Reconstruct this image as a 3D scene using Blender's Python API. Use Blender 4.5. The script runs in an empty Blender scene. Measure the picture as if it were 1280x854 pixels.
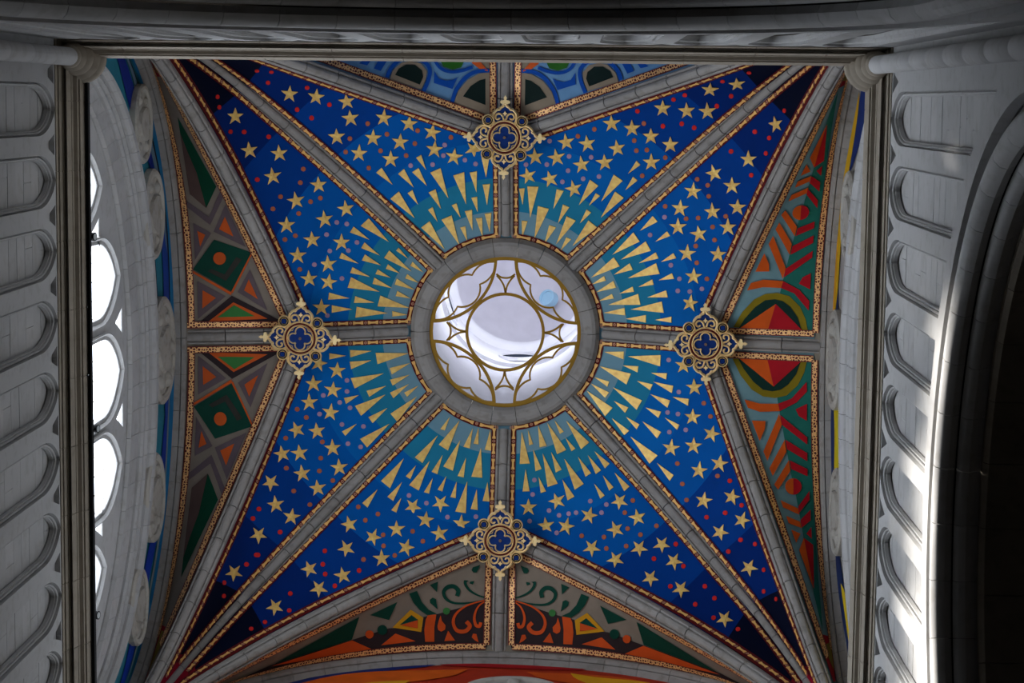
import bpy, bmesh, math, random
from mathutils import Vector, Matrix
from mathutils.bvhtree import BVHTree
from mathutils.geometry import tessellate_polygon
random.seed(7)
PI = math.pi
scn = bpy.context.scene
COL = scn.collection
# ------------------------------------------------------------------ camera
FPX = 2600.0
CAM = Vector((1.488, -5.145, 0.0))
_zen = Vector(((718.35 - 640) / FPX, (127.91 - 427) / FPX, 1.0)).normalized()
_x0 = Vector((math.cos(0.0111), math.sin(0.0111), 0))
_x = (_x0 - _zen * _x0.dot(_zen)).normalized()
_y = _zen.cross(_x)
# world axes: X to the panelled wall, Y to the scrollwork side, Z up; RX, RY, RZ are the camera's right, down and forward in the world
RX = Vector((_x[0], _y[0], _zen[0])); RY = Vector((_x[1], _y[1], _zen[1])); RZ = Vector((_x[2], _y[2], _zen[2]))
cd = bpy.data.cameras.new('camera'); cam = bpy.data.objects.new('camera', cd); COL.objects.link(cam)
cd.sensor_width = 36.0; cd.sensor_fit = 'HORIZONTAL'; cd.lens = FPX / 1280 * 36
cd.clip_end = 300
m = Matrix((RX, -RY, -RZ)).transposed().to_4x4(); m.translation = CAM
cam.matrix_world = m
scn.camera = cam
# ------------------------------------------------------------------ world, sun, exposure
w = bpy.data.worlds.new('sky'); scn.world = w; w.use_nodes = True
bg = w.node_tree.nodes['Background']; bg.inputs[0].default_value = (0.55, 0.7, 1.0, 1); bg.inputs[1].default_value = 0.06
sd = bpy.data.lights.new('sun', 'SUN'); sd.energy = 46; sd.angle = math.radians(5); sd.color = (1.0, 0.95, 0.88)
sun = bpy.data.objects.new('sun', sd); COL.objects.link(sun)
sun.rotation_euler = Vector((1.0, 0.13, -0.85)).to_track_quat('-Z', 'Y').to_euler()
PANE = {'W': 13.0, 'E': 1.5, 'S': 5.0, 'N': 0.9}          # glow of the daylit window glass on each side
vs = scn.view_settings
vs.view_transform = 'Standard'; vs.look = 'None'; vs.gamma = 1; vs.use_curve_mapping = False
vs.exposure = 0.0
LANTERN_W = 40

# ------------------------------------------------------------------ materials
def s2l(c):
    c = c / 255.0
    return c / 12.92 if c <= 0.04045 else ((c + 0.055) / 1.055) ** 2.4
def rgb(r, g, b): return (s2l(r), s2l(g), s2l(b), 1)
MATS = {}
def nmat(name):
    mt = bpy.data.materials.new(name); mt.use_nodes = True
    nt = mt.node_tree; return mt, nt, nt.nodes['Principled BSDF']
def noise_mix(nt, bs, c, amt, scale, det=6, stretch=None):
    tc = nt.nodes.new('ShaderNodeTexCoord'); mp = nt.nodes.new('ShaderNodeMapping'); ns = nt.nodes.new('ShaderNodeTexNoise')
    ns.inputs['Scale'].default_value = scale; ns.inputs['Detail'].default_value = det
    if stretch: mp.inputs['Scale'].default_value = stretch
    nt.links.new(tc.outputs['Object'], mp.inputs[0]); nt.links.new(mp.outputs[0], ns.inputs['Vector'])
    rp = nt.nodes.new('ShaderNodeValToRGB')
    rp.color_ramp.elements[0].position = 0.3; rp.color_ramp.elements[1].position = 0.7
    rp.color_ramp.elements[0].color = tuple(v * (1 - amt) for v in c[:3]) + (1,)
    rp.color_ramp.elements[1].color = tuple(min(1, v * (1 + amt)) for v in c[:3]) + (1,)
    nt.links.new(ns.outputs['Fac'], rp.inputs[0]); nt.links.new(rp.outputs[0], bs.inputs['Base Color'])
    return ns, rp
def paint(r, g, b, amt=0.10, rough=0.75, metal=0.0, scale=2.5):
    k = (r, g, b, metal)
    if k in MATS: return MATS[k]
    mt, nt, bs = nmat('paint'); bs.inputs['Roughness'].default_value = rough; bs.inputs['Metallic'].default_value = metal
    bs.inputs['Specular IOR Level'].default_value = 0.2
    noise_mix(nt, bs, rgb(r, g, b), amt, scale)
    MATS[k] = mt; return mt
def stone(name, col, amt=0.22, bump=0.15, scale=1.2, vein=0.72):
    mt, nt, bs = nmat(name); bs.inputs['Roughness'].default_value = 0.85; bs.inputs['Specular IOR Level'].default_value = 0.2
    ns, rp = noise_mix(nt, bs, col, amt, scale, 8, (1, 1, 0.35))
    # veins of darker stain
    n2 = nt.nodes.new('ShaderNodeTexNoise'); n2.inputs['Scale'].default_value = 5; n2.inputs['Detail'].default_value = 9
    tc = nt.nodes.new('ShaderNodeTexCoord'); nt.links.new(tc.outputs['Object'], n2.inputs['Vector'])
    r2 = nt.nodes.new('ShaderNodeValToRGB'); r2.color_ramp.elements[0].position = 0.34; r2.color_ramp.elements[0].color = (vein, vein * .985, vein * .96, 1)
    r2.color_ramp.elements[1].position = 0.48; r2.color_ramp.elements[1].color = (1, 1, 1, 1)
    oi = nt.nodes.new('ShaderNodeObjectInfo'); mr = nt.nodes.new('ShaderNodeMapRange'); mr.inputs[3].default_value = 0.93; mr.inputs[4].default_value = 1.05
    nt.links.new(oi.outputs['Random'], mr.inputs[0])
    mx = nt.nodes.new('ShaderNodeMix'); mx.data_type = 'RGBA'; mx.blend_type = 'MULTIPLY'; mx.inputs[0].default_value = 1
    my = nt.nodes.new('ShaderNodeMix'); my.data_type = 'RGBA'; my.blend_type = 'MULTIPLY'; my.inputs[0].default_value = 1
    nt.links.new(n2.outputs['Fac'], r2.inputs[0])
    nt.links.new(rp.outputs[0], mx.inputs[6]); nt.links.new(r2.outputs[0], mx.inputs[7])
    nt.links.new(mx.outputs[2], my.inputs[6]); nt.links.new(mr.outputs[0], my.inputs[7])
    nt.links.new(my.outputs[2], bs.inputs['Base Color'])
    bp = nt.nodes.new('ShaderNodeBump'); bp.inputs['Strength'].default_value = bump; bp.inputs['Distance'].default_value = 0.02
    nt.links.new(n2.outputs['Fac'], bp.inputs['Height']); nt.links.new(bp.outputs[0], bs.inputs['Normal'])
    return mt
M_RIB = stone('rib_stone', rgb(148, 143, 138), .12, .1, 1.2, .82)
M_STONE = stone('wall_stone', rgb(178, 177, 176), 0.07, 0.05, 1.2, 0.9)
M_CARVE = stone('carved_stone', rgb(172, 167, 158), 0.12, 0.25, 1.2, .8)
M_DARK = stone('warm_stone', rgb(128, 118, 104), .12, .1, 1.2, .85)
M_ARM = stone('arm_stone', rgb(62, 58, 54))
M_CORN = stone('cornice_stone', rgb(152, 142, 128), .1, .06, 1.2, .85)
M_BLACK = paint(14, 13, 13)
M_GOLD = paint(255, 200, 114, 0.2, 0.45, 0.2, 9)
M_TRIM = paint(255, 220, 160, 0.08, 0.5, 0.05, 12)      # bright gilding of the medallions
M_BRONZE = paint(150, 112, 30, 0.10, 0.5, 0.1)
M_RED = paint(92, 14, 18)
M_WHITE = paint(226, 226, 232, 0.03)
M_LILAC = paint(205, 203, 212, 0.04)
def web_blue():
    mt, nt, bs = nmat('starry_blue'); bs.inputs['Roughness'].default_value = 0.7; bs.inputs['Specular IOR Level'].default_value = 0.08
    tc = nt.nodes.new('ShaderNodeTexCoord'); sp = nt.nodes.new('ShaderNodeSeparateXYZ'); nt.links.new(tc.outputs['Object'], sp.inputs[0])
    cx = nt.nodes.new('ShaderNodeCombineXYZ'); nt.links.new(sp.outputs[0], cx.inputs[0]); nt.links.new(sp.outputs[1], cx.inputs[1])
    ln = nt.nodes.new('ShaderNodeVectorMath'); ln.operation = 'LENGTH'; nt.links.new(cx.outputs[0], ln.inputs[0])
    dv = nt.nodes.new('ShaderNodeMath'); dv.operation = 'DIVIDE'; dv.inputs[1].default_value = 10; nt.links.new(ln.outputs['Value'], dv.inputs[0])
    rp = nt.nodes.new('ShaderNodeValToRGB'); cr = rp.color_ramp; cr.interpolation = 'CONSTANT'
    bands = [(0, (112, 150, 166)), (.273, (34, 124, 158)), (.345, (2, 98, 176)), (.427, (0, 86, 166)), (.535, (0, 58, 136)), (.65, (0, 38, 106)), (.755, (4, 12, 36)), (.866, (140, 16, 40))]
    while len(cr.elements) < len(bands): cr.elements.new(0.5)
    for e, (p, c) in zip(cr.elements, bands): e.position = p; e.color = rgb(*c)
    nt.links.new(dv.outputs[0], rp.inputs[0])
    ns = nt.nodes.new('ShaderNodeTexNoise'); ns.inputs['Scale'].default_value = 1.5; ns.inputs['Detail'].default_value = 8; nt.links.new(tc.outputs['Object'], ns.inputs['Vector'])
    mr = nt.nodes.new('ShaderNodeMapRange'); mr.inputs[3].default_value = 0.86; mr.inputs[4].default_value = 1.14; nt.links.new(ns.outputs['Fac'], mr.inputs[0])
    mx = nt.nodes.new('ShaderNodeMix'); mx.data_type = 'RGBA'; mx.blend_type = 'MULTIPLY'; mx.inputs[0].default_value = 1
    nt.links.new(rp.outputs[0], mx.inputs[6]); nt.links.new(mr.outputs[0], mx.inputs[7]); nt.links.new(mx.outputs[2], bs.inputs['Base Color'])
    return mt
M_BLUE = web_blue()
def lace():
    # gilded strip with a dark red lattice, laid out in the strip's own UV (metres along and across)
    mt, nt, bs = nmat('gilt_lattice'); bs.inputs['Roughness'].default_value = 0.45; bs.inputs['Metallic'].default_value = 0.3
    uv = nt.nodes.new('ShaderNodeUVMap'); uv.uv_map = 'UVMap'
    vo = nt.nodes.new('ShaderNodeTexVoronoi'); vo.feature = 'DISTANCE_TO_EDGE'; vo.inputs['Scale'].default_value = 17; vo.inputs['Randomness'].default_value = 0.55
    nt.links.new(uv.outputs[0], vo.inputs['Vector'])
    rp = nt.nodes.new('ShaderNodeValToRGB'); cr = rp.color_ramp; cr.interpolation = 'CONSTANT'
    cr.elements[0].color = rgb(248, 192, 126); cr.elements[1].position = 0.16; cr.elements[1].color = rgb(96, 24, 16)
    nt.links.new(vo.outputs['Distance'], rp.inputs[0])
    sp = nt.nodes.new('ShaderNodeSeparateXYZ'); nt.links.new(uv.outputs[0], sp.inputs[0])
    r2 = nt.nodes.new('ShaderNodeValToRGB'); c2 = r2.color_ramp; c2.interpolation = 'CONSTANT'
    c2.elements[0].color = (1, 1, 1, 1); c2.elements[1].position = 0.14; c2.elements[1].color = (0, 0, 0, 1)
    e = c2.elements.new(0.88); e.color = (1, 1, 1, 1)
    dv = nt.nodes.new('ShaderNodeMath'); dv.operation = 'DIVIDE'; dv.inputs[1].default_value = 0.15; nt.links.new(sp.outputs[1], dv.inputs[0]); nt.links.new(dv.outputs[0], r2.inputs[0])
    mx = nt.nodes.new('ShaderNodeMix'); mx.data_type = 'RGBA'; nt.links.new(r2.outputs[0], mx.inputs[0]); nt.links.new(rp.outputs[0], mx.inputs[6]); mx.inputs[7].default_value = rgb(110, 30, 24)
    nt.links.new(mx.outputs[2], bs.inputs['Base Color'])
    return mt
M_LACE = lace()
def glass(s):
    mt = bpy.data.materials.new('daylit_glass'); mt.use_nodes = True; nt = mt.node_tree; nt.nodes.remove(nt.nodes['Principled BSDF'])
    em = nt.nodes.new('ShaderNodeEmission'); em.inputs[0].default_value = (0.81, 0.89, 1, 1); em.inputs[1].default_value = s
    tr = nt.nodes.new('ShaderNodeBsdfTransparent'); mx = nt.nodes.new('ShaderNodeMixShader'); mx.inputs[0].default_value = 0.6
    nt.links.new(tr.outputs[0], mx.inputs[1]); nt.links.new(em.outputs[0], mx.inputs[2]); nt.links.new(mx.outputs[0], nt.nodes['Material Output'].inputs[0])
    return mt

# ------------------------------------------------------------------ object helpers
def tag(o, label=None, cat=None, group=None, kind=None):
    if label: o['label'] = label
    if cat: o['category'] = cat
    if group: o['group'] = group
    if kind: o['kind'] = kind
    return o
def thing(name, label, cat, loc=(0, 0, 0), group=None, kind=None):
    o = bpy.data.objects.new(name, None); COL.objects.link(o); o.location = loc
    o.empty_display_size = 0.2
    return tag(o, label, cat, group, kind)
def obj(name, vf, mat, parent=None, smooth=False, uv=None):
    if isinstance(vf, bpy.types.Mesh): me = vf
    else:
        me = bpy.data.meshes.new(name); me.from_pydata([tuple(v) for v in vf[0]], [], vf[1]); me.update()
        if mat: me.materials.append(mat)
        if uv:
            l = me.uv_layers.new(name='UVMap')
            for lp in me.loops: l.data[lp.index].uv = uv[lp.vertex_index]
        if smooth: me.shade_smooth(); me.set_sharp_from_angle(angle=.7)
    o = bpy.data.objects.new(name, me); COL.objects.link(o)
    if parent:
        o.parent = parent
        if parent.location.length > 0 and not isinstance(vf, bpy.types.Mesh): o.matrix_parent_inverse = Matrix.Translation(-parent.location)
    return o
class MB:
    def __init__(s): s.v = []; s.f = []
    def add(s, v, f):
        n = len(s.v); s.v += [Vector(p) for p in v]; s.f += [tuple(i + n for i in q) for q in f]; return s
    def box(s, a, b):
        x0, y0, z0 = a; x1, y1, z1 = b
        return s.add([(x0, y0, z0), (x1, y0, z0), (x1, y1, z0), (x0, y1, z0), (x0, y0, z1), (x1, y0, z1), (x1, y1, z1), (x0, y1, z1)],
                     [(3, 2, 1, 0), (4, 5, 6, 7), (0, 1, 5, 4), (1, 2, 6, 5), (2, 3, 7, 6), (3, 0, 4, 7)])
    def rings(s, rs, closed=True, cap=True):
        n = len(rs[0]); v = [p for r in rs for p in r]; f = []
        for i in range(len(rs) - 1):
            for j in range(n if closed else n - 1):
                k = (j + 1) % n; f.append((i * n + j, i * n + k, (i + 1) * n + k, (i + 1) * n + j))
        if cap: f += [tuple(range(n - 1, -1, -1)), tuple((len(rs) - 1) * n + j for j in range(n))]
        return s.add(v, f)
    @property
    def vf(s): return (s.v, s.f)
def lathe(prof, c, n=32, a0=0, a1=2 * PI):
    mb = MB(); full = abs(a1 - a0 - 2 * PI) < 1e-6
    rs = []
    for i in range(n + 1):
        a = a0 + (a1 - a0) * i / n
        rs.append([Vector((c[0] + r * math.cos(a), c[1] + r * math.sin(a), z)) for r, z in prof])
    return mb.rings(rs, closed=False, cap=False).vf

# ------------------------------------------------------------------ picture rays (only to read where on a real surface a thing sits)
def ray(px, py): return (RX * ((px - 640) / FPX) + RY * ((py - 427) / FPX) + RZ).normalized()
def on_plane(px, py, axis, val):
    d = ray(px, py); return CAM + d * ((val - CAM[axis]) / d[axis])

# ------------------------------------------------------------------ vault curves
W = 6.82; RM = 4.378; ZO = 46.28; ZM = 45.0; ZF = 44.39; RF = 6.587; KX = 6.66; ZEND = 36.4
def catmull(pts, n):
    out = []
    for i in range(len(pts) - 1):
        p0 = pts[max(i - 1, 0)]; p1 = pts[i]; p2 = pts[i + 1]; p3 = pts[min(i + 2, len(pts) - 1)]
        for k in range(n):
            t = k / n
            out.append(tuple(0.5 * ((2 * b) + (-a + c) * t + (2 * a - 5 * b + 4 * c - d) * t * t + (-a + 3 * b - 3 * c + d) * t ** 3) for a, b, c, d in zip(p0, p1, p2, p3)))
    out.append(tuple(pts[-1])); return out
def resample(P, n):
    L = [0]
    for a, b in zip(P, P[1:]): L.append(L[-1] + (b - a).length)
    out = []; j = 0
    for i in range(n + 1):
        s = L[-1] * i / n
        while j < len(L) - 2 and L[j + 1] < s: j += 1
        t = (s - L[j]) / max(1e-9, L[j + 1] - L[j]); out.append(P[j].lerp(P[j + 1], t))
    return out
def plen(P): return sum((b - a).length for a, b in zip(P, P[1:]))
def diag_curve(sx, sy):
    zc = ZO - math.sqrt(11.927 ** 2 - 3.166 ** 2)
    c = [(r, zc + math.sqrt(11.927 ** 2 - (r + 1.166) ** 2)) for r in (1.9, 3, 4, 5, 6, 7, 7.8)] + [(8.5, 41.35), (9.0, 39.8), (9.28, 38.2), (KX * 1.4142, ZEND)]
    return [Vector((sx * r / 1.4142, sy * r / 1.4142, z)) for r, z in catmull(c, 6)]
def tier_curve(m, k):
    k = Vector((k[0] * (KX + .07 * abs(m[0])), k[1] * (KX + .07 * abs(m[1])))); m = Vector((m[0] * RM, m[1] * RM)); L = (k - m).length
    zc = ZM - math.sqrt(12.602 ** 2 - 4.677 ** 2)
    c = [(s, zc + math.sqrt(12.602 ** 2 - (s + 4.677) ** 2)) for s in (0, 1, 2, 3, 4, 5, 6)] + [(6.55, 38.65), (L - 0.12, 37.5), (L, ZEND)]
    return [Vector((*(m + (k - m) * (s / L)), z)) for s, z in catmull(c, 6)]
def axis_curve(m): return [Vector((m[0] * r, m[1] * r, ZO + (ZM - ZO) * (r - 2) / (RM - 2))) for r in [1.9 + (RM - 1.9) * i / 10 for i in range(11)]]
def ridge_curve(m): return [Vector((m[0] * r, m[1] * r, ZM + (ZF - ZM) * (r - RM) / (W - RM))) for r in [RM + (W - RM) * i / 10 for i in range(11)]]
SIDES = {'W': (-1, 0), 'E': (1, 0), 'S': (0, 1), 'N': (0, -1)}
def P_(side, u, d, z):
    return Vector({'W': (-d, u, z), 'E': (d, u, z), 'S': (u, d, z), 'N': (u, -d, z)}[side])
def formeret_curve(side, sgn, d=W, r=RF, n=40):
    out = []
    for i in range(n + 1):
        a = PI / 2 * i / n; out.append(P_(side, sgn * r * math.sin(a), d, ZF - RF + r * math.cos(a)))
    out.append(P_(side, sgn * r, d, ZEND)); return out
def updir(P, i, lat):
    a = P[max(i - 1, 0)]; b = P[min(i + 1, len(P) - 1)]; n = (b - a).normalized().cross(lat)
    if n.dot(Vector((0, 0, 36)) - P[i]) > 0: n.negate()
    return n.normalized()
def lift(P, lat, h, h1=None):
    h1 = h if h1 is None else h1
    return [p + updir(P, i, lat) * (h + (h1 - h) * i / (len(P) - 1)) for i, p in enumerate(P)]
def taper(f): return 1 - .36 * max(0, (f - .4) / .6)

# ------------------------------------------------------------------ ribs
RIBP = [(-.165, .26), (-.165, .13), (-.15, .10), (-.15, .07), (-.115, .055), (-.10, .09), (-.075, .03), (-.04, .005), (0, 0), (.04, .005), (.075, .03), (.10, .09), (.115, .055), (.15, .07), (.15, .10), (.165, .13), (.165, .26)]
def sweep(P, lat, prof, s0=1.0, s1=1.0):
    rs = []
    for i, p in enumerate(P):
        n = updir(P, i, lat); s = s0 + (s1 - s0) * i / (len(P) - 1); rs.append([p + lat * (u * s) + n * (v * s) for u, v in prof])
    return MB().rings(rs).vf
def stone_run(root, P, lat, prof, L=0.82, gap=0.010, tap=False, sub=4, name='voussoir', mat=None):
    n = max(1, round(plen(P) / L)); Q = resample(P, n * sub * 4)
    for i in range(n):
        seg = Q[i * sub * 4:(i + 1) * sub * 4 + 1]
        seg = [seg[j] for j in range(0, len(seg), 4)]
        d0 = (seg[1] - seg[0]).normalized() * gap; seg[0] = seg[0] + d0; seg[-1] = seg[-1] - d0
        obj(name, sweep(seg, lat, prof, taper(i / n) if tap else 1, taper((i + 1) / n) if tap else 1), mat or M_RIB, root)
SNAME = {'W': 'window side', 'N': 'blue arches side', 'E': 'herringbone side', 'S': 'scrollwork side'}
CORN = {('N', 'W'): (-1, -1), ('W', 'N'): (-1, -1), ('N', 'E'): (1, -1), ('E', 'N'): (1, -1), ('S', 'E'): (1, 1), ('E', 'S'): (1, 1), ('S', 'W'): (-1, 1), ('W', 'S'): (-1, 1)}
def perp(a, b):
    d = Vector((b.x - a.x, b.y - a.y, 0)).normalized(); return Vector((-d.y, d.x, 0))
CURV = {}
for sd_, m_ in SIDES.items():
    P = axis_curve(m_); lat = perp(P[0], P[-1]); CURV['axis', sd_] = (P, lat)
    t = thing('vault_rib', 'short grey stone rib from round eye to gilded medallion on %s' % SNAME[sd_], 'rib', P[5])
    stone_run(t, P[1:], lat, RIBP, 0.8)
    P = ridge_curve(m_); CURV['ridge', sd_] = (P, lat)
    t = thing('vault_rib', 'stone ridge rib splitting the painted lunette on %s in two' % SNAME[sd_], 'rib', P[5])
    stone_run(t, P, lat, RIBP, 0.8)
for (a, b), k in {('N', 'W'): (-1, -1), ('N', 'E'): (1, -1), ('S', 'E'): (1, 1), ('S', 'W'): (-1, 1)}.items():
    P = diag_curve(*k); lat = perp(P[0], P[-1]); CURV['diag', a + b] = CURV['diag', b + a] = (P, lat)
    t = thing('vault_rib', 'long diagonal stone rib running into the corner of %s and %s' % (SNAME[a], SNAME[b]), 'rib', P[20])
    stone_run(t, P[1:], lat, RIBP, 0.85, tap=True)
for (a, b), k in CORN.items():
    P = tier_curve(SIDES[a], k); lat = perp(P[0], P[-1]); CURV['tier', a + b] = (P, lat)
    t = thing('vault_rib', 'stone rib edging lunette on %s from medallion toward corner with %s' % (SNAME[a], SNAME[b]), 'rib', P[20])
    stone_run(t, P, lat, RIBP, 0.85, tap=True)
FORP = [(6.82, 6.76), (6.82, 6.54), (6.85, 6.49), (6.90, 6.46), (6.915, 6.50), (6.93, 6.46), (7.0, 6.43), (7.08, 6.40), (7.08, 6.76)]
for sd_ in 'WESN':
    t = thing('side_arch', 'pale round stone arch where the vault meets the wall on %s' % SNAME[sd_], 'arch', P_(sd_, 0, 7, 44))
    n = 26
    for i in range(n):
        rs = []
        for j in range(4):
            a = PI * (i + 0.006 + j / 3 * 0.988) / n
            rs.append([P_(sd_, -r * math.cos(a), d, ZF - RF + r * math.sin(a)) for d, r in FORP])
        obj('voussoir', MB().rings(rs).vf, M_RIB, t)
    for sg in (-1, 1):
        rs = [[P_(sd_, sg * r, d, z) for d, r in FORP] for z in (ZF - RF, 30.7)]
        obj('jamb', MB().rings(rs).vf, M_RIB, t)
# round eye
t = thing('oculus_ring', 'round grey stone ring framing the bright central eye', 'ring', (0, 0, 46.3))
prof = [(1.70, 46.6), (1.70, 46.32), (1.76, 46.24), (1.84, 46.19), (1.95, 46.17), (2.03, 46.20), (2.08, 46.28), (2.12, 46.34), (2.12, 46.6)]
for i in range(22):
    a0 = 2 * PI * (i + 0.01) / 22; a1 = 2 * PI * (i + 0.99) / 22
    rs = [[Vector((r * math.cos(a), r * math.sin(a), z)) for r, z in prof] for a in [a0 + (a1 - a0) * j / 4 for j in range(5)]]
    obj('voussoir', MB().rings(rs).vf, M_RIB, t)

# ------------------------------------------------------------------ vault webs
WEBS = {}
def grid_mesh(rows):
    n = len(rows[0]); v = [p for r in rows for p in r]; f = []
    for i in range(len(rows) - 1):
        for j in range(n - 1): f.append((i * n + j, i * n + j + 1, (i + 1) * n + j + 1, (i + 1) * n + j))
    return v, f
class Web:
    def __init__(s, vf, ribs):
        s.bvh = BVHTree.FromPolygons([tuple(p) for p in vf[0]], vf[1]); s.ribs = ribs
        s.top = sorted(v.z for v in vf[0])[len(vf[0]) * 3 // 4]; s.mid = sum(vf[0], Vector()) / len(vf[0])
    def hit(s, px, py):
        d = ray(px, py); h = s.bvh.ray_cast(CAM, d)
        if h[0] is None:
            # just off the edge: the surface point nearest to the line of sight
            h = min((s.bvh.find_nearest(CAM + d * ((36 + .1 * k) / d.z)) for k in range(105)), key=lambda q: q[3]); p = h[0]
        else: p = h[0]
        n = h[1]
        if n.dot(d) > 0: n = -n
        return p, n
    def up(s, x, y):
        h = s.bvh.ray_cast(Vector((x, y, 30)), Vector((0, 0, 1)))
        if h[0] is None: return None
        n = h[1]
        if n.z > 0: n = -n
        return h[0], n
WLAB = {}
for (a, b), k in CORN.items():
    D, ld = CURV['diag', a + b]; A, la = CURV['axis', a]; T, lt = CURV['tier', a + b]
    D = lift(D, ld, .2, .06); A = lift(A, la, .2); T = lift(T, lt, .2, .06)
    # split D where its distance from the centre is about the medallion's
    i0 = min(range(len(D)), key=lambda i: abs(math.hypot(D[i].x, D[i].y) - 4.75))
    d1 = resample(D[:i0 + 1], 16); d2 = resample(D[i0:], 60); b1 = resample(A, 16); b2 = resample(T, 60)
    rows = []
    for p, q in zip(d1 + d2[1:], b1 + b2[1:]):
        w_ = (p - q).length; rows.append([p.lerp(q, u / 10) + Vector((0, 0, 0.035 * w_ * 4 * (u / 10) * (1 - u / 10))) for u in range(11)])
    vf = grid_mesh(rows)
    o = obj('vault_web', vf, M_BLUE, None, True)
    tag(o, 'blue vault web with gold stars beside %s, half nearer the %s' % (SNAME[a], SNAME[b]), 'vault panel', 'starry vault webs')
    WEBS[a + b] = Web(vf, [CURV['diag', a + b], CURV['axis', a], CURV['tier', a + b]]); WEBS[a + b].o = o
LUNC = {'W': (128, 116, 104), 'E': (112, 146, 152), 'S': (132, 120, 106), 'N': (104, 146, 184)}
LTXT = {'W': 'grey lunette painted with orange triangles and dark green diamond', 'E': 'teal lunette painted with red and orange herringbone stripes',
        'S': 'taupe lunette painted with green and orange scrolls', 'N': 'pale blue lunette painted with dark arches'}
for (a, b), k in CORN.items():
    T, lt = CURV['tier', a + b]; T = lift(T, lt, .16, .06)
    sg = k[1] if a in 'WE' else k[0]
    F = formeret_curve(a, sg); F = [p + Vector((0, 0, .10)) for p in F]
    t_ = resample(T, 60); f_ = resample(F, 60)
    rows = []
    for p, q in zip(t_, f_):
        w_ = (p - q).length; rows.append([p.lerp(q, u / 10) + Vector((0, 0, 0.02 * w_ * 4 * (u / 10) * (1 - u / 10))) for u in range(11)])
    vf = grid_mesh(rows)
    o = obj('lunette_web', vf, paint(*LUNC[a]), None, True)
    tag(o, '%s, half nearer the %s' % (LTXT[a], SNAME[b]), 'vault panel', 'painted lunettes')
    WEBS['L' + a + b] = Web(vf, [CURV['tier', a + b], CURV['ridge', a]]); WEBS['L' + a + b].o = o

# ------------------------------------------------------------------ painted and gilded pieces laid on the webs
def slab(pts, nrm, h0, h1):
    # thin raised piece: outline pts lifted off the surface along nrm
    n = len(pts); a = [p + q * h0 for p, q in zip(pts, nrm)]; b = [p + q * h1 for p, q in zip(pts, nrm)]
    return a + b, [tuple(range(n, 2 * n))] + [(i, (i + 1) % n, n + (i + 1) % n, n + i) for i in range(n)]
def star_at(web, cx, cy, tx, ty, rpx=11.2):
    # the painted star reads as a regular one from the floor, so its two half-axes are measured along the sight lines
    p, n = web.hit(cx, cy); l = math.hypot(tx - cx, ty - cy); ux, uy = (tx - cx) / l * rpx, (ty - cy) / l * rpx
    e = web.hit(cx + ux, cy + uy)[0] - p; f = web.hit(cx - uy, cy + ux)[0] - p
    lim = rpx / FPX * p.z * 1.7
    if e.length > lim: e = e.normalized() * lim
    if f.length > lim: f = f.normalized() * lim
    R_ = 1.0
    P = []
    for i in range(10):
        a = i * PI / 5; r = R_ * (1.0 + random.uniform(-.06, .06)) if i % 2 == 0 else R_ * 0.385
        P.append(p + e * (r * math.cos(a)) + f * (r * math.sin(a)))
    P.append(p)
    n_ = 10; v = [q_ + n * .012 for q_ in P[:10]] + [q_ + n * .024 for q_ in P[:10]] + [p + n * .04]
    fc = [(i, (i + 1) % 10, 10 + (i + 1) % 10, 10 + i) for i in range(10)] + [(10 + i, 10 + (i + 1) % 10, 20) for i in range(10)]
    obj('gold_star', (v, fc), M_GOLD, web.o)
DOTC = [(4.5, (170, 138, 164)), (5.7, (176, 96, 66)), (99, (206, 38, 34))]
def dot_at(web, cx, cy, rpx=2.9, col=None, name='painted_dot', lay=.015, n_=14):
    p, n = web.hit(cx, cy)
    R_ = 1.0; e = web.hit(cx + rpx, cy)[0] - p; f = web.hit(cx, cy + rpx)[0] - p; lim = rpx / FPX * p.z * 1.5
    if e.length > lim: e = e.normalized() * lim
    if f.length > lim: f = f.normalized() * lim
    if col is None:
        r = math.hypot(p.x, p.y); col = next(c for l, c in DOTC if r < l)
    P = [p + e * (R_ * math.cos(2 * PI * i / n_)) + f * (R_ * math.sin(2 * PI * i / n_)) for i in range(n_)]
    return obj(name, slab(P, [n] * n_, .002, lay), paint(*col), web.o)
def tri_at(web, pts):
    h = [web.hit(*p) for p in pts]
    obj('gold_ray', slab([a for a, b in h], [b for a, b in h], .006, .026), M_GOLD, web.o)

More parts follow.
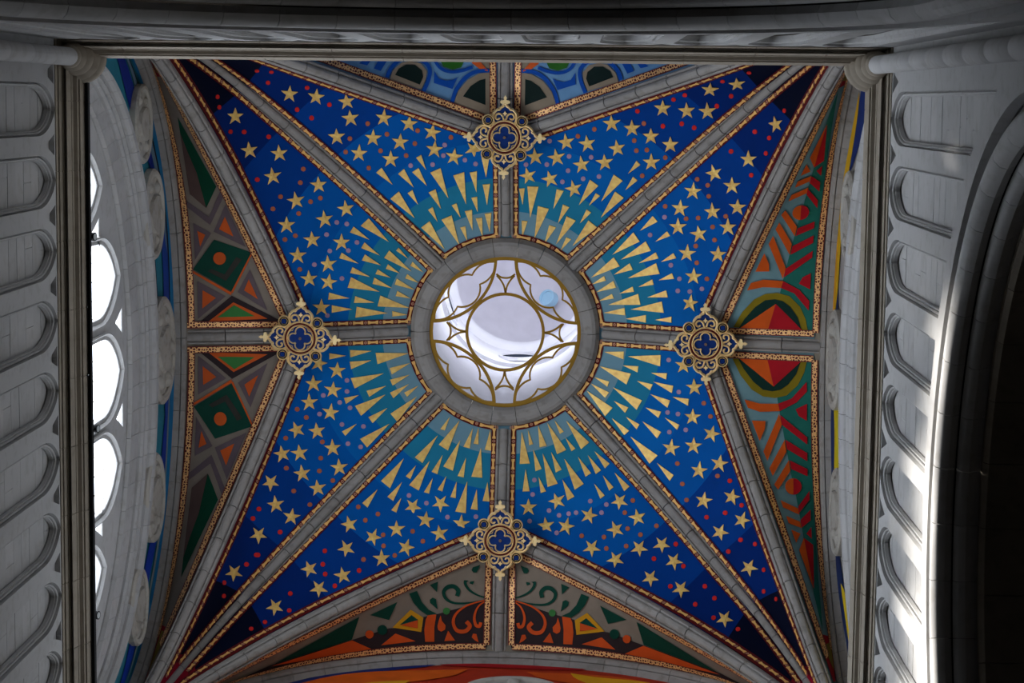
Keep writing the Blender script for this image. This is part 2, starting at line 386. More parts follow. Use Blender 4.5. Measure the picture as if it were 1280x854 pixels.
def tile(ox, oy, s): return lambda x, y: (ox + x / s, oy + y / s)
RAYS = {
'NW': (tile(460, 185, 6.1), '62,185,103,148,187,277;230,195,275,158,347,297;337,182,385,150,448,285;367,72,405,50,442,163;475,185,553,152,612,380;650,207,733,182,748,425;775,185,830,175,827,335;865,70,925,70,900,220;170,385,235,330,355,532;302,343,338,318,382,430;462,337,515,312,555,460;458,470,492,448,530,560;638,435,675,420,705,527;788,378,832,370,836,485;875,277,930,272,908,432;405,605,470,557,583,770;560,545,637,512,697,740;703,605,742,595,757,710;738,480,793,470,797,625;822,535,870,530,874,680;890,500,940,493,928,640'),
'NE': (tile(630, 185, 6.1), '115,308,158,305,142,430;178,290,263,293,200,530;402,312,455,325,377,462;258,440,343,462,232,690;450,428,498,450,412,572;135,553,180,556,140,680;345,587,397,603,308,730;478,518,547,552,398,732;475,680,512,695,430,782;630,467,665,490,580,572;645,550,712,605,523,745;655,240,720,285,572,432;700,342,733,362,648,437;838,200,905,247,742,405;848,330,914,378,740,528;1012,95,1040,125,948,192;985,217,1018,245,928,317'),
'EN': (tile(720, 265, 5.693), '548,28,583,68,458,133;650,137,672,170,568,210;410,145,455,210,262,302;498,208,535,275,322,338;570,287,590,330,450,363;695,292,715,328,608,355;270,322,313,385,108,467;383,365,407,410,272,445;572,363,597,440,372,470;685,435,700,475,592,485;202,455,214,488,110,517;268,490,287,538,145,570;545,480,555,517,447,533;405,530,415,567,312,580;258,583,270,615,165,632;445,582,460,660,232,660;643,557,655,607,512,607;612,637,627,717,393,693;348,682,352,735,200,717;500,733,500,787,357,760;682,745,682,788,567,768'),
'ES': (tile(720, 425, 4.493), '270,65,268,108,160,67;478,85,474,148,295,92;352,148,347,182,265,143;513,187,508,222,425,185;310,190,285,250,135,148;188,235,178,263,103,208;187,295,165,325,85,245;432,250,418,282,345,230;548,258,540,298,437,235;207,382,165,428,62,285;372,340,342,392,210,267;530,340,515,380,420,305;637,332,632,370,545,320;295,380,278,410,215,343;480,403,465,438,393,380;583,478,570,505,502,437;300,510,273,535,203,440;358,475,342,502,282,432;480,518,457,553,375,458;460,650,415,695,308,543;550,760,528,792,457,692'),
'SE': (tile(630, 505, 6.1), '120,460,197,457,135,215;192,318,222,308,183,200;272,333,325,320,260,165;405,385,475,352,330,145;427,230,455,213,385,125;588,347,650,295,475,130;515,362,545,343,468,258;240,515,287,498,223,350;332,635,410,610,295,380;395,525,440,503,360,368;540,657,608,612,460,420;622,557,665,530,565,405;700,537,740,508,640,392;770,493,805,457,690,362;142,670,195,668,165,500;280,682,320,668,265,560;485,738,537,708,445,578;735,725,768,700,688,610;803,663,835,637,755,547;917,668,957,632,843,525'),
'SW': (tile(440, 505, 5.695), '628,180,660,190,697,92;617,292,683,333,765,120;793,307,838,317,860,175;865,285,900,290,900,170;945,328,992,335,985,185;447,382,502,422,610,225;650,447,718,478,770,260;850,520,927,527,918,315;567,485,607,502,645,365;752,515,795,525,812,385;207,550,270,602,368,390;382,517,415,537,455,440;407,580,475,618,552,408;512,630,548,640,575,530;610,612,643,625,672,515;700,665,738,672,745,555;735,768,810,780,820,555;845,750,895,757,888,610;930,693,980,697,965,560;252,663,293,693,355,560;280,758,315,775,350,672;73,708,110,740,182,610'),
'WS': (tile(400, 425, 5.693), '65,95,65,138,182,112;212,72,215,123,363,78;395,92,407,172,630,95;210,155,220,207,363,145;495,200,510,245,638,165;217,272,245,345,450,238;497,283,515,325,635,248;330,362,348,405,467,327;497,375,520,415,630,315;598,375,618,405,697,327;170,413,183,455,273,393;247,470,290,540,462,390;343,550,373,592,477,485;500,525,548,582,687,403;155,652,178,682,258,598;283,705,333,765,493,597'),
'WN': (tile(400, 260, 5.693), '288,127,345,73,487,240;212,173,238,132,350,225;292,285,315,245,423,337;135,357,152,317,272,395;297,373,318,330,432,407;540,303,558,282,625,360;455,355,492,302,650,452;640,410,658,382,733,457;467,432,483,400,567,465;393,470,410,437,500,495;213,462,230,420,353,490;605,500,620,470,702,533;195,567,220,492,420,595;373,540,385,495,510,570;530,545,545,502,672,582;537,627,550,590,642,643;57,652,63,602,207,642;240,675,250,628,385,673;408,700,428,623,635,710;82,745,83,692,228,720;250,780,260,703,480,748;513,772,513,733,620,760')}
for k, (tf, s) in RAYS.items():
    for q in s.split(';'):
        v = [float(x) for x in q.split(',')]; tri_at(WEBS[k], [tf(v[0], v[1]), tf(v[2], v[3]), tf(v[4], v[5])])
T2, T1, T3, T4 = tile(320, 0, 3.99), tile(0, 0, 3.99), tile(640, 0, 3.99), tile(960, 0, 3.99)
T6, T7, T10, T11 = tile(320, 214, 3.99), tile(640, 214, 3.99), tile(320, 428, 3.99), tile(640, 428, 3.99)
T13, T14, T15, T16 = tile(0, 640, 3.99), tile(320, 640, 3.99), tile(640, 640, 3.99), tile(960, 640, 3.99)
STARS = [(T2, '167,466,170,425;300,480,305,437;452,503,447,462;470,587,466,545;637,585,641,540;402,680,400,640;583,686,585,648;763,614,766,578;718,706,721,670;878,657,885,620;513,763,515,728;671,792,672,755;890,743,893,707;987,780,992,745;1085,742,1060,715;113,765,110,725'),
(T1, '1170,580,1170,540;1240,750,1235,705'),
(T3, '987,445,990,405;1122,417,1118,378;752,537,752,497;872,550,870,510;975,553,973,515;497,613,495,575;599,638,598,603;693,678,693,643;790,720,790,680;270,707,265,668;376,714,371,677;525,738,520,702;348,820,343,783;463,808,460,772;695,808,695,773;115,780,112,745;222,785,216,748;1182,795,1182,755'),
(T4, '42,620,35,585'),
(T6, '80,25,75,-15;310,68,308,35;197,147,190,105;150,268,150,232;447,187,442,150;340,240,335,203;278,342,275,305;205,420,205,383;425,355,425,318;357,463,355,428;262,537,260,500;360,553,365,520;325,680,325,645'),
(T7, '80,22,72,-10;190,38,180,0;308,87,300,52;1010,10,1000,-30;905,100,908,65;840,185,843,147;1100,73,1100,35;830,278,830,243;1002,202,1000,165;935,313,930,280;1128,180,1130,140;1080,280,1080,245;875,410,878,373;1030,415,1032,378;908,525,910,488;890,658,895,625'),
(T10, '312,105,320,75;403,140,405,103;283,207,282,165;382,238,385,198;263,300,262,262;370,350,375,310;200,437,185,398;302,443,297,402;380,528,378,488;128,557,120,515;215,553,210,512;228,655,222,612;413,625,410,585;70,700,95,668;305,728,300,685;95,810,90,770;782,822,755,790;920,805,945,770'),
(T11, '858,115,860,80;912,225,910,180;903,373,905,330;998,457,1010,415;795,528,800,487;907,517,910,475;935,640,940,600;1038,605,1045,563;958,790,965,748;1100,772,1110,730;82,825,82,790;225,793,210,752;537,795,515,758'),
(T14, '175,25,180,-10;10,115,-15,80;465,65,455,25;583,128,597,95;700,88,700,50;845,42,850,5;915,110,910,72;1022,60,1025,25;450,185,430,145;627,235,625,197;748,180,760,142;265,287,250,247;433,320,425,280;313,385,285,345;95,478,75,440'),
(T15, '170,72,165,30;270,75,280,35;385,20,395,-15;398,182,425,142;517,90,500,48;517,240,550,205;627,30,620,-5;635,183,660,142;748,165,775,125;808,248,830,207;690,333,715,292;842,387,870,345;1060,537,1085,495;1040,102,1060,57;1150,42,1165,0;1185,278,1205,240'),
(T13, '1163,303,1140,265')]
DOTS = [(T2, '77,358;60,411;255,436;366,521;205,545;277,587;557,615;653,668;806,650;972,684;941,722;792,715;621,751;468,690;447,757;749,775;934,775;881,820;771,825;562,837;1042,797;1095,817;5,352;62,682;235,843'),
(T1, '1083,483;1092,535;1148,657;1216,658'),
(T3, '1182,362;1050,405;1093,478;862,473;806,495;626,553;1022,528;847,616;909,636;753,628;658,614;411,643;329,678;188,702;610,700;621,750;673,747;765,785;395,783;285,779;174,820;70,820;280,850;1213,657;1094,755;1268,765'),
(T4, '83,552;8,688'),
(T6, '5,42;220,57;121,127;83,188;212,211;271,152;320,134;402,255;452,263;195,322;143,341;351,316;503,355;460,396;367,398;290,466;217,490;428,535;355,720'),
(T7, '355,37;434,26;252,52;650,22;765,175;762,229;690,318;793,469;836,537;828,597;888,600;949,587;974,537;923,457;918,373;1012,343;1002,278;1068,225;870,237;930,233;925,40;983,125;978,70;1195,20'),
(T10, '453,190;335,265;453,245;417,300;468,327;316,358;204,334;250,375;428,410;535,420;147,478;330,497;458,506;521,522;322,578;150,628;315,642;382,690;187,742;268,810;13,832;763,765;850,803;510,822'),
(T11, '783,88;833,248;958,304;992,370;777,350;829,358;786,448;868,437;826,605;851,707;872,787;1027,667;1088,691;1147,813;112,688;103,760;391,793;471,810;603,790;185,840'),
(T14, '608,12;545,43;119,101;8,215;634,116;636,171;781,98;832,148;692,219;955,27;1097,25;536,239;514,294;343,196;333,263;345,312;393,371;171,409;166,494;45,552'),
(T15, '88,47;235,18;283,10;320,5;447,5;223,106;348,121;459,127;577,85;563,5;471,184;570,172;641,115;721,71;708,235;817,162;855,272;790,373;914,463;962,373;1010,432;1005,530;1127,587;972,27;1065,5;1142,140;1081,198;1214,161;1257,289;1257,397'),
(T16, '42,435'), (T13, '1260,33;1277,215;1228,262;1117,353;1115,420;1253,585')]
def web_of(px, py):
    d = ray(px, py); best = None
    for k in ('NW', 'NE', 'EN', 'ES', 'SE', 'SW', 'WS', 'WN'):
        h = WEBS[k].bvh.ray_cast(CAM, d)
        if h[0] is not None and (best is None or h[3] < best[0]): best = (h[3], k)
    return WEBS[best[1]] if best else None
for tf, s in STARS:
    for q in s.split(';'):
        v = [float(x) for x in q.split(',')]; c = tf(v[0], v[1]); t_ = tf(v[2], v[3]); wb = web_of(*c)
        if wb: star_at(wb, *c, *t_)
for tf, s in DOTS:
    for q in s.split(';'):
        v = [float(x) for x in q.split(',')]; c = tf(*v); wb = web_of(*c)
        if wb: dot_at(wb, *c)
# --- borders
def strip_pts(web, P, lat, side, offs, keep, others, sh=0.0):
    out = []
    for i, p in enumerate(P):
        row = []; k = taper(i / len(P)) if others else 1
        for o_ in offs:
            q = p + lat * (side * (o_ * k - sh * i / len(P))); h = web.up(q.x, q.y)
            if h is None: row = None; break
            row.append(h)
        if row is None: continue
        c = p + lat * (side * (offs[-1] * k - sh * i / len(P)))
        if any(min((Vector((c.x - r.x, c.y - r.y))).length for r in R_) < keep * k - sh * i / len(P) for R_ in others): continue
        out.append(row)
    return out
BAR = ([], [])
def bar_mesh():
    # bone-shaped gilt bar, 1 long (x), 1 wide (y), 1 high (z)
    o = [(-.5, -.5), (-.5, .5), (-.36, .5), (-.2, .3), (.2, .3), (.36, .5), (.5, .5), (.5, -.5), (.36, -.5), (.2, -.3), (-.2, -.3), (-.36, -.5)]
    n = len(o); v = [(x, y, 0) for x, y in o] + [(x, y, 1) for x, y in o]
    f = [(n, n + 1, n + 2, n + 11), (n + 2, n + 3, n + 10, n + 11), (n + 3, n + 4, n + 9, n + 10), (n + 4, n + 5, n + 8, n + 9), (n + 5, n + 6, n + 7, n + 8)] + [(i, (i + 1) % n, n + (i + 1) % n, n + i) for i in range(n)]
    me = bpy.data.meshes.new('gilt_bar'); me.from_pydata(v, [], f); me.materials.append(paint(244, 190, 112, .1, .5, .1, 8)); return me
BARM = bar_mesh()
M_PINK = paint(206, 150, 120)
def blue_border(web, P, lat, c0, width, others, center=None, pitch=0.355):
    P = resample(P, max(4, int(plen(P) / 0.05)))
    if center is None:
        mid = P[len(P) // 2]; sd_ = 1 if (web.mid - mid).dot(lat) > 0 else -1
        st = strip_pts(web, P, lat, sd_, (c0, c0 + width / 2, c0 + width), c0 + width - .03, others, .06 if others else 0)
    else:
        st = []
        for p in P:
            e = Vector((p.x, p.y, 0)).normalized(); row = []
            for o_ in (0, width / 2, width):
                h = web.up(p.x + e.x * o_, p.y + e.y * o_)
                if h is None: row = None; break
                row.append(h)
            if row: st.append(row)
    if len(st) < 3: return
    v = []; f = []
    for i, row in enumerate(st):
        v += [p + n * .03 for p, n in row]
        if i: f += [(3 * i - 3 + j, 3 * i - 2 + j, 3 * i + 1 + j, 3 * i + j) for j in (0, 1)]
    obj('red_border', (v, f), M_RED, web.o)
    C = [r[1][0] for r in st]; N = [r[1][1] for r in st]
    S = [0]
    for a, b in zip(C, C[1:]): S.append(S[-1] + (b - a).length)
    def at(s):
        j = 0
        while j < len(S) - 2 and S[j + 1] < s: j += 1
        t = (s - S[j]) / max(1e-6, S[j + 1] - S[j]); return C[j].lerp(C[j + 1], t), (C[j + 1] - C[j]).normalized(), N[j]
    k = max(1, round(S[-1] / pitch)); pt = S[-1] / k
    ro = MB(); rp = MB()
    for i in range(k):
        p, t, n = at((i + .5) * pt); b = t.cross(n).normalized()
        o = bpy.data.objects.new('gilt_bar', BARM); COL.objects.link(o); o.parent = web.o
        o.matrix_world = Matrix.Translation(p + n * .034) @ Matrix((t, b, n)).transposed().to_4x4() @ Matrix.Diagonal((pt * .68, width * .66, .014, 1))
    for i in range(k + 1):
        p, t, n = at(min(S[-1] - .001, i * pt)); b = t.cross(n).normalized()
        for mb, r0, h in ((ro, .036, .045),):
            m_ = 10; vv = [p + n * h + (t * math.cos(2 * PI * q / m_) + b * math.sin(2 * PI * q / m_)) * r for r in (r0, r0 * .62) for q in range(m_)]
            mb.add(vv, [(q, (q + 1) % m_, m_ + (q + 1) % m_, m_ + q) for q in range(m_)])
            mb.add([p + n * h + (t * math.cos(2 * PI * q / 6) + b * math.sin(2 * PI * q / 6)) * .012 for q in range(6)], [tuple(range(6))])
    tag(obj('rosette', ro.vf, M_PINK, web.o), kind='stuff')
def lace_border(web, st):
    v = []; f = []; uv = []; s = 0
    for i, row in enumerate(st):
        if i: s += (row[0][0] - st[i - 1][0][0]).length
        for j, (p, n) in enumerate(row): v.append(p + n * .055); uv.append((s, .15 * j / (len(row) - 1)))
        if i: f += [(3 * i - 3 + j, 3 * i - 2 + j, 3 * i + 1 + j, 3 * i + j) for j in (0, 1)]
    if len(st) > 2: obj('gilt_border', (v, f), M_LACE, web.o, uv=uv)
for (a, b), k in CORN.items():
    wb = WEBS[a + b]; D, A, T = CURV['diag', a + b], CURV['axis', a], CURV['tier', a + b]
    blue_border(wb, D[0], D[1], .165, .115, [T[0]])
    blue_border(wb, [A[0][1]] + A[0][2:], A[1], .165, .115, [])
    blue_border(wb, T[0], T[1], .158, .115, [D[0]])
    a0 = math.atan2(A[0][0].y, A[0][0].x); a1 = math.atan2(k[1], k[0]); da = (a1 - a0 + PI) % (2 * PI) - PI
    e = .165 / 2.2 * (1 if da > 0 else -1)
    blue_border(wb, [Vector((2.13 * math.cos(x), 2.13 * math.sin(x), 46)) for x in [a0 + e + (da - 2 * e) * i / 20 for i in range(21)]], None, 0, .115, [], True, .42)
    # lunette
    wl = WEBS['L' + a + b]; G = CURV['ridge', a]; sg = k[1] if a in 'WE' else k[0]
    for (P, lat), c0 in ((T, .165), (G, .20)):
        P = resample(P, int(plen(P) / .12)); mid = P[len(P) // 3]; sd_ = 1 if (wl.mid - mid).dot(lat) > 0 else -1
        F = formeret_curve(a, sg)
        lace_border(wl, strip_pts(wl, P, lat, sd_, (c0, c0 + .075, c0 + .15), .16 if P is not G else 0, [F] if c0 < .19 else []))
    F = resample(formeret_curve(a, sg, W, RF)[:-1], 70); inn = -Vector((*SIDES[a], 0)); st = []
    for p in F:
        row = []
        for o_ in (.02, .095, .17):
            q = p + inn * o_; h = wl.bvh.find_nearest(q + Vector((0, 0, .1)))
            n = h[1]
            if n.dot(Vector((0, 0, 36)) - h[0]) < 0: n = -n
            row.append((h[0], n))
        c = p + inn * .17
        if min(Vector((c.x - r.x, c.y - r.y)).length for r in T[0]) > .2 and abs(p.x if a in 'SN' else p.y) > .18: st.append(row)
    lace_border(wl, st)

# --- lunette paintings
def blob(web, px, col, layer=1, mirror=None, name='painted_shape', maxe=13):
    bm = bmesh.new(); vs_ = [bm.verts.new((x, y, 0)) for x, y in px]
    for tr in tessellate_polygon([[Vector((x, y, 0)) for x, y in px]]):
        try: bm.faces.new([vs_[i] for i in tr])
        except ValueError: pass
    H = {}
    def at(q):
        k = (round(q.co.x, 4), round(q.co.y, 4))
        if k not in H: H[k] = web.hit(q.co.x, q.co.y)
        return H[k]
    for _ in range(9):
        es = [e for e in bm.edges if (at(e.verts[0])[0] - at(e.verts[1])[0]).length > .24]
        if not es: break
        bmesh.ops.subdivide_edges(bm, edges=es, cuts=1); bmesh.ops.triangulate(bm, faces=bm.faces[:])
    bm.verts.index_update(); v = [at(q)[0] + at(q)[1] * (.006 + .011 * layer) for q in bm.verts]
    f = [tuple(x.index for x in fc.verts) for fc in bm.faces]; bm.free()
    mt = paint(*col)
    obj(name, (v, f), mt, web.o)
    if mirror is not None:
        o2, ax = mirror; u = [Vector((-p.x, p.y, p.z)) if ax == 'x' else Vector((p.x, -p.y, p.z)) for p in v]
        obj(name, (u, f), mt, o2)
def poly(tf, s): v = [float(x) for x in s.replace(';', ',').split(',')]; return [tf(v[i], v[i + 1]) for i in range(0, len(v), 2)]
def disc(tf, x, y, r, n=22): return [tf(x + r * math.cos(2 * PI * i / n), y + r * math.sin(2 * PI * i / n)) for i in range(n)]
def stroke(tf, s, w0, w1, k=6):
    v = [float(x) for x in s.replace(';', ',').split(',')]; P = catmull([(v[i], v[i + 1]) for i in range(0, len(v), 2)], k); L = []; R_ = []
    for i, p in enumerate(P):
        a = P[max(0, i - 1)]; b = P[min(len(P) - 1, i + 1)]; d = math.hypot(b[0] - a[0], b[1] - a[1]) or 1
        n = (-(b[1] - a[1]) / d, (b[0] - a[0]) / d); w_ = (w0 + (w1 - w0) * min(1, 1.6 * i / len(P))) / 2
        L.append(tf(p[0] + n[0] * w_, p[1] + n[1] * w_)); R_.append(tf(p[0] - n[0] * w_, p[1] - n[1] * w_))
    return L, R_
def brush(web, tf, s, w0, w1, col, layer, mirror):
    L, R_ = stroke(tf, s, w0, w1); blob(web, L + R_[::-1], col, layer, mirror, 'painted_scroll', 60)
ORA, PUR, DGR, GRN, BRN, YEL = (196, 84, 30), (96, 82, 86), (6, 62, 48), (56, 118, 58), (46, 34, 36), (206, 146, 22)
# window side
A = tile(215, 255, 5.025); B = tile(195, 110, 5.3375); wb = WEBS['LWN']; mi = (WEBS['LWS'].o, 'y')
PX = lambda x, y: (x, y)
for tf, c, l, s in [(A, PUR, 1, '135,118;248,180;145,350'), (A, ORA, 2, '160,165;210,190;178,265'), (A, PUR, 1, '338,0;465,268;262,172'), (A, ORA, 2, '335,75;388,200;298,155'),
    (PX, PUR, 1, '234,250.5;261.5,270.9;277.5,233.7;283,239;263,280.9;234,258.5'), (A, DGR, 1, '265,222;500,302;372,548;132,410'), (A, (52, 50, 44), 2, '405,330;440,345;340,480;225,420;250,405;330,440'), (A, ORA, 2, '128,415;374,553;372,572;128,430'), (A, ORA, 2, '500,302;520,282;380,560;370,552'),
    (A, PUR, 1, '160,483;338,578;162,722'), (A, ORA, 2, '192,540;275,588;190,655'), (A, PUR, 1, '490,408;600,668;412,552'), (A, ORA, 2, '483,470;540,595;453,540'),
    (A, BRN, 1, '375,575;690,735;145,765'), (A, ORA, 2, '385,615;600,718;228,738'), (A, GRN, 3, '390,632;520,702;285,710'),
    (B, (0, 62, 40), 1, '148,190;405,655;338,797;228,703'), (B, (86, 66, 60), 2, '165,290;215,420;275,560;338,797;228,703')]:
    blob(wb, poly(tf, s), c, l, mi, 'painted_triangle' if s.count(';') == 2 else 'painted_shape')
blob(wb, disc(A, 300, 337, 40), ORA, 3, mi, 'painted_disc')
B5 = tile(100, 694, 5.34)
blob(wbs := WEBS['LWS'], poly(B5, '530,460;592,492;578,524;548,505;505,640;440,850;420,850;490,640'), (150, 16, 40), 1, (WEBS['LWN'].o, 'y'))
blob(wbs, poly(B5, '548,505;588,522;450,800;505,650'), (128, 108, 44), 1, (WEBS['LWN'].o, 'y'))
# herringbone side
C = tile(890, 430, 5.025); D_ = tile(930, 590, 4.067); wb = WEBS['LES']; mi = (WEBS['LEN'].o, 'y')
EOR, ERD, EGR = (206, 84, 18), (172, 12, 28), (28, 104, 92)
blob(wb, poly(C, '410,340;425,430;455,600;500,845') + poly(D_, '255,80;297,310;352,620;398,815;372,500;357,200;352,20') + poly(C, '632,600;635,300;635,105;600,105;580,160;520,270'), EGR, 1, mi, 'painted_shape')
blob(wb, poly(C, '130,95;180,200;250,290;320,332;395,342;470,325;540,260;580,180;598,105;560,110;165,95'), (130, 112, 14), 2, mi, 'painted_arc')
blob(wb, poly(C, '165,95;200,160;260,240;320,290;380,300;430,290;480,255;530,190;560,110'), (4, 44, 36), 3, mi, 'painted_arc')
for tf, c, l, s in [(C, EOR, 4, '155,80;348,92;388,270'), (C, ERD, 4, '348,92;565,108;388,270'), (C, EOR, 3, '203,352;300,378;415,378;425,425;300,430;225,405'), (C, ERD, 3, '415,378;500,345;595,240;597,300;530,370;425,425'),
    (C, EOR, 3, '248,485;335,488;330,540;297,615'), (C, ERD, 3, '597,378;595,485;545,455;525,412'), (C, EOR, 3, '422,440;437,510;345,740;320,680'), (C, EOR, 3, '455,605;465,680;378,835;357,785'),
    (PX, EOR, 3, '985.5,576;987.5,589;971.8,613.4;966.9,607'), (C, ERD, 3, '428,450;597,590;597,635;437,510'), (C, ERD, 3, '460,605;597,690;597,740;470,665'), (C, ERD, 3, '485,735;597,790;597,835;495,790'), (D_, ERD, 3, '258,-8;320,-5;318,22'),
    (D_, EOR, 3, '182,148;272,190;278,222;195,185'), (D_, ERD, 3, '330,100;272,180;275,215;330,145'), (D_, EOR, 3, '210,228;282,258;288,290;222,265'), (D_, ERD, 3, '335,195;282,250;290,288;335,250'), (D_, EOR, 3, '235,298;283,318;260,365'), (D_, ERD, 3, '338,285;340,345;313,318'),
    (D_, EOR, 3, '300,340;275,402;348,600'), (D_, ERD, 3, '300,340;347,375;350,600')]:
    blob(wb, poly(tf, s), c, l, mi, 'painted_stripe')
B6 = tile(900, 690, 5.2)
blob(wb, poly(B6, '655,540;712,556;745,845;730,850;650,605'), (150, 16, 34), 2, mi); blob(wb, poly(B6, '662,615;710,592;732,780'), (128, 108, 44), 3, mi)
dc = disc(D_, 248, 78, 42, 24)
blob(wb, dc[6:19], EOR, 3, mi, 'painted_disc'); blob(wb, dc[18:] + dc[:7], ERD, 3, mi, 'painted_disc')
# scrollwork side
Eo = tile(490, 690, 6.373); F_ = tile(300, 740, 6.4); wb = WEBS['LSW']; mi = (WEBS['LSE'].o, 'x')
blob(wb, poly(Eo, '762,380;755,760;400,775;0,800') + poly(F_, '1000,510;700,565;400,615;150,660;0,690;240,583;900,380;1060,330;1190,290') + poly(Eo, '240,595;250,518;400,485;560,440'), BRN, 1, mi)
SOR = (204, 78, 24)
for tf, c, l, s in [(F_, (0, 56, 42), 2, '950,195;890,378;270,570'), (F_, SOR, 3, '890,382;1045,452;245,585'), (F_, (0, 60, 46), 2, '1255,78;1188,222;1035,182'), (PX, SOR, 2, '493.75,791.6;475.8,806.4;519,801.4'),
    (Eo, YEL, 2, '145,458;245,522;230,637;0,600'), (Eo, (0, 62, 50), 3, '150,500;205,540;55,580'), (Eo, SOR, 4, '60,580;200,540;200,607'), (Eo, (0, 60, 46), 2, '132,330;195,308;235,400;290,460;355,492;280,505;215,460;165,400'), (Eo, (0, 60, 46), 2, '297,262;363,235;355,320'),
    (Eo, SOR, 2, '285,500;350,498;335,600;335,715;262,715;255,620;265,540'), (Eo, SOR, 2, '445,628;500,705;415,710'), (Eo, (0, 60, 46), 2, '300,405;297,380;320,362;348,375;352,405;362,458;335,435'), (Eo, (0, 60, 46), 2, '630,145;640,122;665,115;700,102;685,140;670,165;645,165'),
    (Eo, SOR, 2, '360,590;370,545;385,505;395,550;425,585;420,620;390,635;365,620'), (Eo, SOR, 2, '634,680;645,652;672,655;680,690;690,722;660,705')]:
    blob(wb, poly(tf, s), c, l, mi)
blob(wb, disc(F_, 1030, 335, 33), SOR, 3, mi, 'painted_disc'); blob(wb, disc(F_, 1133, 300, 40), (0, 60, 46), 3, mi, 'painted_disc'); blob(wb, disc(Eo, 430, 470, 28), GRN, 3, mi, 'painted_disc')
brush(wb, Eo, '765,378;620,405;500,408;430,375;408,320;440,280;490,275;525,310;515,352', 8, 34, (0, 60, 46), 2, mi)
brush(wb, Eo, '765,370;680,345;610,300;580,245;605,215;635,228;628,256', 8, 30, (0, 60, 46), 2, mi)
brush(wb, Eo, '765,378;600,425;510,490;485,560;515,625;580,632;618,592;590,555', 8, 32, SOR, 3, mi)
brush(wb, Eo, '760,385;690,430;655,510;665,580;695,592;706,562', 8, 26, SOR, 3, mi)
# blue arches side
Nt = tile(400, 70, 5.333); wb = WEBS['LNW']; mi = (WEBS['LNE'].o, 'x')
NB, NT, NK = (0, 70, 158), (140, 124, 104), (6, 28, 24)
blob(wb, poly(Nt, '1060,-40;1150,-40;1150,105;1060,75;1000,30'), NT, 1, mi)
for c, l, s in [(NT, 2, '1150,105;1150,400;1040,380;890,310;920,230;980,160;1060,115'), (NK, 3, '1100,150;1100,325;950,268;1000,200;1060,160'), (NT, 2, '460,160;480,100;540,45;600,35;670,50;710,100;700,160;670,225'),
    (NK, 3, '495,128;520,85;570,58;630,60;675,95;683,140;660,192'), (NB, 2, '760,100;790,150;840,165;890,155;915,140;880,220;755,180'), (NB, 2, '255,52;290,25;340,25;310,65'), (NB, 2, '385,30;450,20;400,102;355,85'), ((38, 96, 24), 2, '790,10;970,10;940,75;880,90;820,70'), ((206, 86, 30), 3, '1015,10;1070,40;1125,102;1060,82;1010,45')]:
    blob(wb, poly(Nt, s), c, l, mi)
brush(wb, Nt, '875,308;905,222;970,140;1050,100;1150,95', 26, 26, NB, 3, mi); brush(wb, Nt, '440,145;470,80;530,28;610,12;690,38;728,90;718,160;685,235', 26, 26, NB, 3, mi); brush(wb, Nt, '750,10;800,80;870,105;950,95;1015,72', 22, 22, NB, 3, mi)

# ------------------------------------------------------------------ gilded medallions
MS = 1 / 7.117 / FPX * 44.55
def ribbon(pts, wd, z0, z1, closed=False):
    # flat raised band along a 2D path in medallion units, z0 upper, z1 lower (towards the viewer)
    n = len(pts); L = []; R_ = []
    for i, p in enumerate(pts):
        a = pts[(i - 1) % n] if closed else pts[max(0, i - 1)]; b = pts[(i + 1) % n] if closed else pts[min(n - 1, i + 1)]
        d = math.hypot(b[0] - a[0], b[1] - a[1]) or 1; nx, ny = -(b[1] - a[1]) / d * wd / 2, (b[0] - a[0]) / d * wd / 2
        L.append((p[0] + nx, p[1] + ny)); R_.append((p[0] - nx, p[1] - ny))
    rs = [[Vector((l[0] * MS, l[1] * MS, z0)), Vector((l[0] * MS, l[1] * MS, z1 * .6)), Vector(((l[0] + r[0]) / 2 * MS, (l[1] + r[1]) / 2 * MS, z1)), Vector((r[0] * MS, r[1] * MS, z1 * .6)), Vector((r[0] * MS, r[1] * MS, z0))] for l, r in zip(L, R_)]
    if closed: rs.append(rs[0])
    return MB().rings(rs, True, not closed)
def plate2d(pts, z0, z1):
    n = len(pts); v = [Vector((x * MS, y * MS, z0)) for x, y in pts] + [Vector((x * MS, y * MS, z1)) for x, y in pts]
    return MB().add(v, [tuple(range(n)), tuple(range(2 * n - 1, n - 1, -1))] + [(i, (i + 1) % n, n + (i + 1) % n, n + i) for i in range(n)])
def circ(cx, cy, r, n=28, a0=0, a1=2 * PI): return [(cx + r * math.cos(a0 + (a1 - a0) * i / n), cy + r * math.sin(a0 + (a1 - a0) * i / n)) for i in range(n + (0 if abs(a1 - a0 - 2 * PI) < 1e-6 else 1))]
def rot2(pts, q): c, s = [(1, 0), (0, 1), (-1, 0), (0, -1)][q]; return [(x * c - y * s, x * s + y * c) for x, y in pts]
M_NAVY = paint(6, 44, 108); M_MAR = paint(104, 26, 34)
OGEE = catmull([(-90, -122), (-104, -160), (-104, -203), (-82, -236), (-60, -250), (-52, -245), (-38, -265), (-16, -278), (-11, -300)], 5)
OGEE = OGEE + [(-x, y) for x, y in OGEE[::-1]]
SPIR = [(-58 + (40 - 5.2 * a) * math.cos(a * 1.0 + 0.25) * 1.0, -178 - (40 - 5.2 * a) * math.sin(a * 1.0 + 0.25)) for a in [i * .3 for i in range(20)]]
SPIR = catmull([(-8, -152), (-14, -168)] , 3)[:-1] + SPIR
